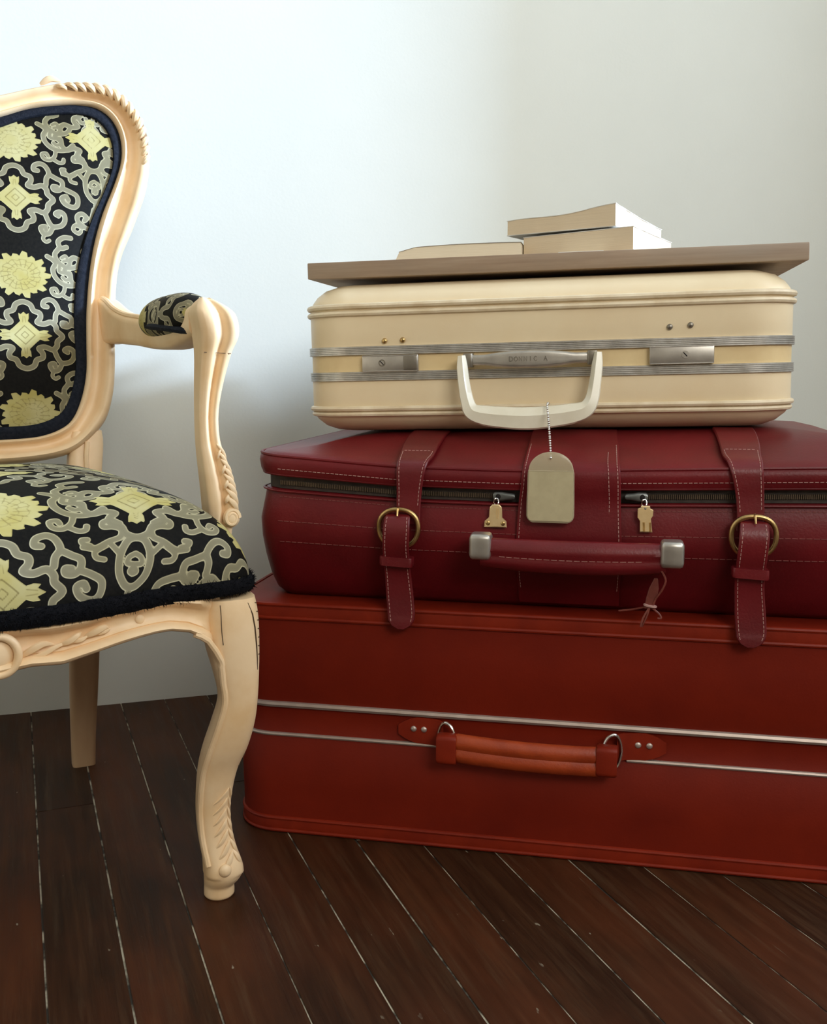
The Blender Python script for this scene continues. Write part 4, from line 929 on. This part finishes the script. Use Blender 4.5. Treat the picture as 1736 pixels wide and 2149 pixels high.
# rope carving over each shoulder
def rope(sign):
    pts = []
    dense = catmull([q for q in OUTL if q[0] > 0.12 and q[1] > 0.44], 10)
    acc = 0; last = None; mb = MB(); k = 0
    path = [np.array(q) for q in dense]
    sl = [0]
    for a, b_ in zip(path[:-1], path[1:]): sl.append(sl[-1] + np.linalg.norm(b_ - a))
    n = 15; Ltot = sl[-1] - 0.038
    def pos(s_):
        i = int(np.searchsorted(sl, s_)); i = max(1, min(len(path) - 1, i))
        q = path[i]; T = path[i] - path[i - 1]; T = T / np.linalg.norm(T); Nn = np.array([-T[1], T[0]])
        if Nn @ (np.array([0, 0.3]) - q) > 0: Nn = -Nn
        return q, T, Nn
    core = []
    for s_ in np.linspace(0.004, Ltot, 40):
        q, T, Nn = pos(s_); c = q - Nn * 0.0075; core.append(bk3(sign * c[0], c[1], 0.0185))
    cm = [0.0060 * min(1, (k + 1) / 5, (40 - k) / 8) for k in range(40)]
    rp = mesh_obj('rope_carving', *tube(core, cm, 8), glaze_m, bf)
    for k in range(n):
        q, T, Nn = pos(Ltot * (k + 0.5) / n)
        fade = min(1.0, 0.6 + 0.1 * k, 1.0 - 0.06 * (k - 10) if k > 10 else 1.0)
        a3 = [q + Nn * (x * fade - 0.0075 * (1 - fade)) + T * y for x, y in ((0.0005, -0.0085), (-0.0035, -0.0045), (-0.0080, 0.0005), (-0.0125, 0.0055), (-0.0150, 0.0085))]
        ws = [0.0135, 0.0205, 0.0245, 0.0215, 0.0150]
        P3 = catmull([bk3(sign * g[0], g[1], w) for g, w in zip(a3, ws)], 4); m = len(P3)
        mesh_obj('strand', *tube(P3, [0.0052 * fade * (0.35 + 0.65 * math.sin(PI * (j + 0.5) / m)) for j in range(m)], 8), paint_m, rp)
    q = path[2]; mesh_obj('strand', *leaf([bk3(sign * (q[0] - 0.022), q[1] - 0.004, 0.016), bk3(sign * (q[0] - 0.008), q[1] + 0.0035, 0.021), bk3(sign * (q[0] + 0.006), q[1] + 0.001, 0.021)], 0.0055), paint_m, rp)
rope(1); rope(-1)
# gimp border and brocade pad
GW = 0.019
rings = []
for a in angs:
    ri = float(RI_(a)) + 0.001
    rings.append([bk3((ri - t) * math.cos(a), 0.30 + (ri - t) * math.sin(a), w) for t, w in ((0, -0.002), (0, 0.006), (0.003, 0.0085), (GW * 0.5, 0.0115), (GW - 0.002, 0.0125), (GW, 0.0105), (GW, -0.002))])
nu, nv = 880, 200
A = np.linspace(-PI, PI, nu, endpoint=False); ROUT = RI_(A) - GW + 0.003
rho = np.linspace(0.004, 1, nv)[:, None]
Rr = rho * ROUT[None, :]
U = Rr * np.cos(A)[None, :]; V_ = 0.30 + Rr * np.sin(A)[None, :]
Wd = 0.008 + 0.016 * (1 - rho ** 3) * np.ones_like(U)
Vx = np.stack([U, 0.435 + V_ * math.sin(RK) - Wd * math.cos(RK), 0.42 + V_ * math.cos(RK) + Wd * math.sin(RK)], -1).reshape(-1, 3)
pad = grid_mesh('back_pad', Vx, nu, nv, np.stack([U - 0.0762, V_ - 0.4160], -1).reshape(-1, 2), brocade_m, chair)
mesh_obj('gimp_border', *loft(rings, closed=True), navy_m, pad, smooth=60)
# backing cloth
rings = [[bk3(float(RI_(a)) * k * math.cos(a), 0.30 + float(RI_(a)) * k * math.sin(a), -0.013) for a in angs[::4]] for k in (1.01, 0.5)]
v, f = loft(rings, caps=False); f.append([len(rings[0]) + j for j in range(len(rings[0]))]); mesh_obj('backing_cloth', v, f, navy_m, pad)

# --- seat
SEAT = [(0.0, -0.060), (0.08, -0.057), (0.16, -0.048), (0.215, -0.042), (0.248, -0.030), (0.2615, -0.004), (0.2600, 0.05), (0.250, 0.15), (0.234, 0.27), (0.212, 0.385), (0.196, 0.43), (0.16, 0.445), (0.08, 0.447), (0.0, 0.447)]
full = SEAT + [(-x, y) for x, y in SEAT[::-1][1:-1]]
SP = np.array(catmull(full, 16, True)); SC = np.array([0.0, 0.17])
d = SP - SC; th_ = np.arctan2(d[:, 1], d[:, 0]); rr_ = np.hypot(d[:, 0], d[:, 1]); o_ = np.argsort(th_)
TH = np.concatenate([th_[o_] - 2 * PI, th_[o_], th_[o_] + 2 * PI]); RR_ = np.tile(rr_[o_], 3)
rseat = lambda a: np.interp(a, TH, RR_)
def zbase(x, y): return 0.3645 - 0.0065 * np.clip(1 - (x / 0.16) ** 2, 0, 1) * np.clip((0.02 - y) / 0.06, 0, 1)
nu, nv = 900, 230
A = np.linspace(-PI, PI, nu, endpoint=False); r0 = rseat(A)
t = np.linspace(0.003, 1, nv); rho = np.sin(t * PI / 2) ** 0.92
hh = 0.082 * np.clip(1 - rho ** 5.5, 0, 1) ** 0.46 + 0.036 * (1 - rho ** 2)
PX = SC[0] + rho[:, None] * r0[None, :] * np.cos(A)[None, :]; PY = SC[1] + rho[:, None] * r0[None, :] * np.sin(A)[None, :]
PZ = zbase(PX, PY) + hh[:, None]
seg_r = np.diff(rho, prepend=0)[:, None] * r0[None, :]; seg_h = np.abs(np.diff(hh, prepend=hh[0]))[:, None]
arc = np.cumsum(np.hypot(seg_r, seg_h), 0)
UVs = np.stack([arc * np.cos(A)[None, :] * 0.80 - 0.006, (SC[1] + arc * np.sin(A)[None, :]) * 0.90 - 0.1120], -1).reshape(-1, 2)
seat = grid_mesh('seat_cushion', np.stack([PX, PY, PZ], -1).reshape(-1, 3), nu, nv, UVs, brocade_m, chair)
# fringe: fluffy cord round the lower edge
rings = []; NF = 260
frng = random.Random(11); tuft = MB()
for j in range(NF):
    a = -PI + 2 * PI * j / NF; r = float(rseat(a)); x, y = SC[0] + r * math.cos(a), SC[1] + r * math.sin(a)
    zb = float(zbase(x, y)); front = max(0.0, min(1.0, (0.0 - y) / 0.04)) * max(0.0, 1 - (x / 0.24) ** 2)
    hgt = 0.0085 + 0.002 * front
    nr = np.array([math.cos(a), math.sin(a)]); j1 = 1 + 0.12 * (frng.random() - 0.5)
    rings.append([(x + nr[0] * 0.0055 * math.cos(b_) * j1, y + nr[1] * 0.0055 * math.cos(b_) * j1, zb + 0.001 + hgt * math.sin(b_) * j1) for b_ in [2 * PI * q / 10 for q in range(10)]])
fr = mesh_obj('fringe', *loft(rings, closed=True), fringe_m, seat)
tv, tf = [], []
for j in range(6000):
    a = frng.uniform(-PI, PI); r = float(rseat(a)); x, y = SC[0] + r * math.cos(a), SC[1] + r * math.sin(a)
    zb = float(zbase(x, y)); b_ = frng.uniform(-1.75, 1.75); n3 = np.array([math.cos(a) * math.cos(b_), math.sin(a) * math.cos(b_), math.sin(b_)])
    c = np.array([x, y, zb + 0.001]) + np.array([n3[0] * 0.005, n3[1] * 0.005, n3[2] * 0.0085])
    tip = c + n3 * frng.uniform(0.001, 0.0042) + np.array([frng.uniform(-1, 1), frng.uniform(-1, 1), frng.uniform(-1, 1)]) * 0.0022
    tx = np.array([-math.sin(a), math.cos(a), 0]) * 0.0005; tz = np.cross(n3, tx / 0.0005) * 0.0005
    n = len(tv); tv += [c + tx, c - tx * 0.5 + tz, c - tx * 0.5 - tz, tip]; tf += [[n, n + 1, n + 3], [n + 1, n + 2, n + 3], [n + 2, n, n + 3]]
mesh_obj('fringe_tufts', tv, tf, fringe_m, fr, smooth=False, kind='stuff')

# --- rails
def yfront(x): return -0.034 - 0.018 * max(0.0, 1 - (x / 0.25) ** 2)
def ztop(x): return itp(abs(x), [0, 0.045, 0.083, 0.119, 0.166, 0.2, 0.25], [0.349, 0.3455, 0.3475, 0.3555, 0.357, 0.352, 0.350]) + 0.008
def zbot(x): return itp(abs(x), [0, 0.014, 0.029, 0.058, 0.087, 0.11, 0.133, 0.15, 0.165, 0.185, 0.2, 0.215, 0.235], [0.305, 0.307, 0.309, 0.3075, 0.3145, 0.320, 0.3245, 0.327, 0.3275, 0.323, 0.314, 0.301, 0.288])
RP = [(0, -0.003), (0.05, 0.003), (0.16, 0.0065), (0.26, 0.003), (0.33, -0.004), (0.5, -0.0065), (0.64, -0.0045), (0.72, -0.002), (0.755, -0.003), (0.775, 0.003), (0.82, 0.0075), (0.88, 0.0092), (0.95, 0.0075), (0.99, 0.003), (1.0, -0.003), (1.0, -0.022), (0.0, -0.022)]
rings = []
for x in np.linspace(-0.222, 0.222, 121):
    zt, zb, yf = ztop(x), zbot(x), yfront(x); m_ = 1 - max(0.0, min(1.0, (abs(x) - 0.195) / 0.02)); yf += 0.008 * (1 - m_) ** 2
    rings.append([(x, yf - o * (0.15 + 0.85 * m_), zt + (zb - zt) * k) for k, o in RP])
rail = mesh_obj('seat_rail', *loft(rings), paint_m, chair, smooth=50)
# central medallion and leaf sprays
mb = MB()
P = [(0.0175 * math.cos(a), yfront(0) - 0.006, 0.3245 + 0.0190 * math.sin(a)) for a in [2 * PI * j / 36 for j in range(36)]]
v, f = tube(P, 0.0042, 10, True); mb.add(v, f)
v, f = sphere((0, yfront(0) - 0.001, 0.3245), 0.015, 16, 10, (1, 0.45, 1.15)); mb.add(v, f)
mb.build('medallion', paint_m, rail)
for sg in (1, -1):
    mb = MB(); y = lambda x: yfront(x) + 0.0005
    def rl(pts, r): mb.add(*leaf([(sg * (x - 0.015 * (x < 1)), y(x) - e, z + 0.0035) for x, e, z in pts], r))
    rl([(0.032, 0.0, 0.315), (0.045, 0.003, 0.3225), (0.056, 0.003, 0.327), (0.066, 0.0, 0.3245)], 0.0045)
    rl([(0.040, 0.0, 0.3135), (0.054, 0.003, 0.3165), (0.068, 0.003, 0.323), (0.078, 0.0, 0.3245)], 0.0032)
    rl([(0.070, 0.0, 0.3235), (0.080, 0.003, 0.3265), (0.088, 0.003, 0.3315), (0.092, 0.0, 0.3335)], 0.0038)
    rl([(0.080, 0.0, 0.3260), (0.090, 0.003, 0.3265), (0.098, 0.002, 0.3295)], 0.0030)
    rl([(0.094, 0.0, 0.3280), (0.104, 0.003, 0.3325), (0.114, 0.003, 0.3365), (0.119, 0.0, 0.3345)], 0.0042)
    rl([(0.104, 0.0, 0.3300), (0.113, 0.002, 0.3315), (0.120, 0.001, 0.3340)], 0.0026)
    mb.build('leaf_carving', paint_m, rail)
    v, f = sphere((sg * 0.1354, yfront(0.1354) + 0.004, 0.3425), 0.0048, 12, 6, (1, 0.35, 1)); mesh_obj('plug', v, f, paint_m, rail)
for sg in (1, -1):
    rings = []
    for y in np.linspace(0.0, 0.44, 40):
        x = itp(y, [0, 0.05, 0.15, 0.27, 0.385, 0.44], [0.2500, 0.2505, 0.240, 0.224, 0.200, 0.186]); zb = 0.312 + 0.012 * math.sin(PI * min(1, y / 0.4))
        rings.append([(sg * (x + o), y, 0.364 + (zb - 0.364) * k) for k, o in RP])
    mesh_obj('side_rail', *loft(rings), paint_m, chair, smooth=50)
mesh_obj('back_rail', *box(-0.17, 0.17, 0.425, 0.447, 0.30, 0.36, 0.003), paint_m, chair)
mesh_obj('seat_webbing', *box(-0.20, 0.20, -0.02, 0.43, 0.335, 0.345, 0.002), navy_m, chair)

# --- legs
DZ = [(0.352, -0.012, 0.052), (0.339, -0.012, 0.055), (0.318, -0.012, 0.0565), (0.295, -0.008, 0.0565), (0.268, 0.000, 0.0555), (0.240, 0.005, 0.0535), (0.211, -0.004, 0.049), (0.180, -0.016, 0.039), (0.150, -0.024, 0.0245), (0.110, -0.028, 0.0155), (0.080, -0.027, 0.0165), (0.060, -0.024, 0.021), (0.047, -0.0215, 0.026), (0.036, -0.021, 0.0295), (0.027, -0.021, 0.0295), (0.019, -0.021, 0.024), (0.014, -0.021, 0.0185), (0.008, -0.0215, 0.0185), (0.001, -0.0215, 0.0182), (0.0, -0.0195, 0.0162)]
def front_leg(sg):
    Zs = np.array([q[0] for q in DZ])[::-1]; Lh = np.array([q[1] for q in DZ])[::-1]; Rh = np.array([q[2] for q in DZ])[::-1]
    zz = np.concatenate([np.linspace(0, 0.05, 22), np.linspace(0.055, 0.352, 50)])
    Pc = catmull([(a, b_, c) for a, b_, c in zip(Zs, Lh, Rh)], 8); Pc = np.array(Pc)
    def lr(z): return float(np.interp(z, Pc[:, 0], Pc[:, 1])), float(np.interp(z, Pc[:, 0], Pc[:, 2]))
    def cs(z):
        l, r = lr(z); c = (l + r) / 2; h = (r - l) / 2 * 0.86; return 0.22 + c * 0.7071, -c * 0.7071, h
    def surf(z, adeg, k=1.0):
        x, y, h = cs(z); a = R(adeg); n = 2.0 / (3.0 if z > 0.03 else 2.0)
        ca, sa = math.cos(a), math.sin(a); top = max(0.0, min(1.0, (z - 0.24) / 0.08))
        px_, py_ = math.copysign(abs(ca) ** n, ca) * h * k, math.copysign(abs(sa) ** n, sa) * h * k
        return (sg * (x + px_), y + py_, z)
    rings = [[surf(z, 360 * j / 28) for j in range(28)] for z in zz]
    lg = mesh_obj('leg', *loft(rings), paint_m, chair, smooth=60)
    # bead along the inner edge, flowing into the rail
    P = [surf(z, 218 - 6 * math.sin(z * 14) + 10 * max(0, (z - 0.26) / 0.03), 1.0) for z in np.linspace(0.045, 0.288, 36)] + [(sg * 0.204, -0.0455, 0.3125), (sg * 0.190, -0.0475, 0.3215)]
    P = catmull(P, 2); v, f = tube(P, [0.0036] * len(P), 8); mesh_obj('edge_bead', v, f, paint_m, lg)
    # foot leaf
    mb = MB()
    for k in range(7):
        z = 0.046 + 0.0125 * k; w = 1 - 0.09 * k
        mb.add(*leaf([surf(z - 0.006, 262, 0.98), surf(z, 272, 1.04), surf(z + 0.008, 286, 1.05), surf(z + 0.013, 300, 0.98)], 0.0040 * w, 0.7, up=(0.3 * sg, -0.9, 0)))
        mb.add(*leaf([surf(z - 0.002, 318, 1.0), surf(z + 0.006, 309, 1.05), surf(z + 0.014, 300, 1.0)], 0.0034 * w, 0.7, up=(0.3 * sg, -0.9, 0)))
    q = surf(0.040, 268, 1.0); mb.add(*sphere(q, 0.0075, 12, 8, (1, 0.7, 1)))
    mb.build('leaf_carving', paint_m, lg)
    cr = [tube([surf(z, a, 1.004) for z, a in ((0.348, 292), (0.335, 300), (0.32, 305), (0.30, 309), (0.285, 312), (0.272, 314))], [0.0003, 0.0008, 0.0009, 0.0009, 0.0007, 0.0003], 5),
          tube([surf(z, 246, 1.003) for z in np.linspace(0.348, 0.305, 8)], 0.0005, 5)]
    for z, a0, a1 in ((0.170, 330, 345), (0.158, 322, 338)): cr.append(tube([surf(z + 0.002 * math.sin(a * 0.7), a, 1.003) for a in np.linspace(a0, a1, 5)], 0.0006, 5))
    for k in range(7):
        z = 0.346 - 0.0095 * k; cr.append(tube([surf(z - 0.0004 * q, a, 1.001) for q, a in enumerate((318, 323, 328, 333, 338))], [0.0002, 0.0006, 0.0007, 0.0006, 0.0002], 5))
    for v, f in cr: mesh_obj('crack', v, f, crack_m, lg)
front_leg(1); front_leg(-1)
def rear_leg(sg):
    secs = [(0.0, 0.126, 0.462, 0.0165), (0.05, 0.127, 0.456, 0.0175), (0.12, 0.130, 0.449, 0.0195), (0.2, 0.134, 0.444, 0.021), (0.3, 0.139, 0.440, 0.022), (0.36, 0.142, 0.441, 0.0225), (0.44, 0.145, 0.447, 0.0235), (0.485, 0.150, 0.455, 0.0235), (0.505, 0.152, 0.459, 0.021)]
    rings = []
    for z, x, y, h in [tuple(q) for q in catmull(secs, 4)]:
        rings.append([(sg * (x + a), y + b_ * 0.8, z) for a, b_ in rrect(-h, h, -h, h, h * 0.45, 0, 4, 2)])
    lg = mesh_obj('leg', *loft([r for r in rings if r[0][2] < 0.372]), leg_brown_m, chair)
    lg = mesh_obj('back_post', *loft([r for r in rings if r[0][2] > 0.352]), paint_m, chair)
    v, f = tube([(sg * 0.147, 0.4285, z) for z in (0.40, 0.44, 0.47)] + [(sg * 0.150, 0.436, 0.49)], 0.0035, 8); mesh_obj('edge_bead', v, f, paint_m, lg)
rear_leg(1); rear_leg(-1)

# --- arms
def arm(sg):
    rings = []
    secs = [  # centre x,y,z, half width, half height
        (0.192, 0.486, 0.664, 0.013, 0.034), (0.197, 0.462, 0.660, 0.014, 0.031), (0.203, 0.430, 0.654, 0.0155, 0.0245), (0.2105, 0.385, 0.648, 0.0165, 0.0205), (0.2185, 0.325, 0.6435, 0.0175, 0.0190),
        (0.2265, 0.255, 0.6385, 0.0185, 0.0190), (0.234, 0.185, 0.6385, 0.0195, 0.0200), (0.241, 0.125, 0.6455, 0.0205, 0.0195), (0.2455, 0.090, 0.6500, 0.0210, 0.0175)]
    S_ = [tuple(q) for q in catmull(secs, 5)]
    for x, y, z, a, b_ in S_:
        rings.append([(sg * (x + p_), y, z + q) for p_, q in rrect(-a, a, -b_, b_, min(a, b_) * 0.55, 0, 5, 3)])
    am = mesh_obj('arm', *loft(rings), paint_m, chair, smooth=60)
    v, f = tube([(sg * (x - a * 0.55), y, z + b_ * 0.99) for x, y, z, a, b_ in S_[2:24]], 0.0042, 8); mesh_obj('edge_bead', v, f, paint_m, am)
    # upholstered arm pad (brocade)
    nu_, nv_ = 90, 60
    vv = np.linspace(0, 1, nv_)[:, None]; aa = np.linspace(0, 2 * PI, nu_, endpoint=False)[None, :]
    yy = 0.296 - 0.205 * vv + 0 * aa
    env = np.clip(1 - np.abs(2 * vv - 1) ** 3.2, 0.0, 1) ** 0.5
    xc = np.interp(yy, [0.08, 0.3], [0.2415, 0.2195]); zc = 0.6535 + 0.004 * vv + 0 * aa
    bulge = np.where(np.sin(aa) > 0, 0.0290, 0.0250)
    Xp = sg * (xc + 0.0285 * env * np.cos(aa)); Zp = zc + bulge * env * np.sin(aa)
    uv = np.stack([0.0265 * aa * 1.0 + 0 * vv + 0.03, yy * 1.2 + 0.0], -1).reshape(-1, 2)
    pd = grid_mesh('arm_pad', np.stack([Xp, yy, Zp], -1).reshape(-1, 3), nu_, nv_, uv, brocade_m, am, flip=sg > 0)
    P = []
    for j in range(40):
        a = 2 * PI * j / 40
        P.append((sg * (itp(0.19 + 0.1 * math.sin(a), [0.08, 0.3], [0.2415, 0.2195]) + 0.0265 * math.cos(a) * (1 - 0.25 * abs(math.sin(a)))), 0.19 + 0.104 * math.sin(a), 0.6435 + 0.002 * math.cos(2 * a) + 0.006 * math.sin(a)))
    v, f = tube(P, 0.0042, 8, True); mesh_obj('gimp_border', v, f, navy_m, pd)
    # support post
    PS = [(0.674, 0.220, 0.258), (0.668, 0.2165, 0.266), (0.652, 0.217, 0.277), (0.632, 0.2205, 0.2785), (0.611, 0.2225, 0.2685), (0.576, 0.2215, 0.2575), (0.545, 0.221, 0.2515), (0.516, 0.221, 0.2525), (0.494, 0.222, 0.259), (0.456, 0.225, 0.2685), (0.434, 0.2265, 0.2690), (0.405, 0.229, 0.2640), (0.36, 0.231, 0.262)]
    rings = []; cen = []
    for z, a, b_ in [tuple(q) for q in catmull(PS, 5)]:
        W_ = (b_ - a) / 0.90; hx = 0.64 * W_ / 2 * 1.02; hy = 0.95 * W_ / 2
        x = (a + b_) / 2; y = 0.0725 - 0.0045 * math.sin((z - 0.4) * 11); k = 1.0
        if z > 0.655: k = 1 - 0.5 * ((z - 0.655) / 0.017) ** 2
        # ridge and channel along the front face
        base = rrect(-hx * k, hx * k, -hy * k, hy * k, min(hx, hy) * 0.42, 0, 5, 8)
        ring = []
        for p_, q in base:
            if q < -hy * k * 0.7:
                t = p_ / hx; q += 0.0065 * math.exp(-((t - 0.12) / 0.24) ** 2) - 0.0016 * math.exp(-((t + 0.35) / 0.2) ** 2)
            ring.append((sg * (x + p_), y + q, z))
        rings.append(ring); cen.append((x, y, z, hx, hy))
    ps = mesh_obj('arm_support', *loft(rings), paint_m, chair, smooth=60)
    mb = MB()
    def on(z): 
        c = min(cen, key=lambda q: abs(q[2] - z)); return c
    for k in range(8):
        z = 0.440 + 0.0085 * k; x, y, _, hx, hy = on(z); w = 1 - 0.07 * k
        mb.add(*leaf([(sg * (x + hx * 0.25), y - hy * 1.0, z + 0.012), (sg * (x + hx * 0.62), y - hy * 1.06, z + 0.006), (sg * (x + hx * 0.95), y - hy * 0.98, z - 0.002), (sg * (x + hx * 1.12), y - hy * 0.75, z - 0.012)], 0.0042 * w, 0.8))
        if k % 2 == 0: mb.add(*leaf([(sg * (x + hx * 0.20), y - hy * 1.0, z + 0.004), (sg * (x + hx * 0.32), y - hy * 1.07, z + 0.010), (sg * (x + hx * 0.50), y - hy * 1.02, z + 0.016)], 0.0030 * w, 0.8))
    x, y, _, hx, hy = on(0.43)
    P = [(sg * (x + hx * 0.66 + 0.0085 * math.cos(a) * (1 - a / 16)), y - hy * 1.02 - 0.0002 * a, 0.4265 + 0.0105 * math.sin(a) * (1 - a / 16)) for a in np.linspace(0, 9, 26)]
    mb.add(*tube(P, [0.0030 - 0.00005 * j for j in range(26)], 7)); mb.add(*sphere((sg * (x + hx * 0.66), y - hy * 0.95, 0.4265), 0.010, 12, 8, (1, 0.5, 1.1)))
    mb.build('leaf_carving', paint_m, ps)
    mb = MB(); x, y, z, hx, hy = on(0.613)
    mb.add(*tube([(sg * (x - hx * 0.9), y - hy * 1.005, 0.6135), (sg * x, y - hy * 0.93, 0.6128), (sg * (x + hx * 0.9), y - hy * 1.005, 0.6120)], 0.0004, 5)); mb.build('crack', crack_m, ps)
arm(1); arm(-1)
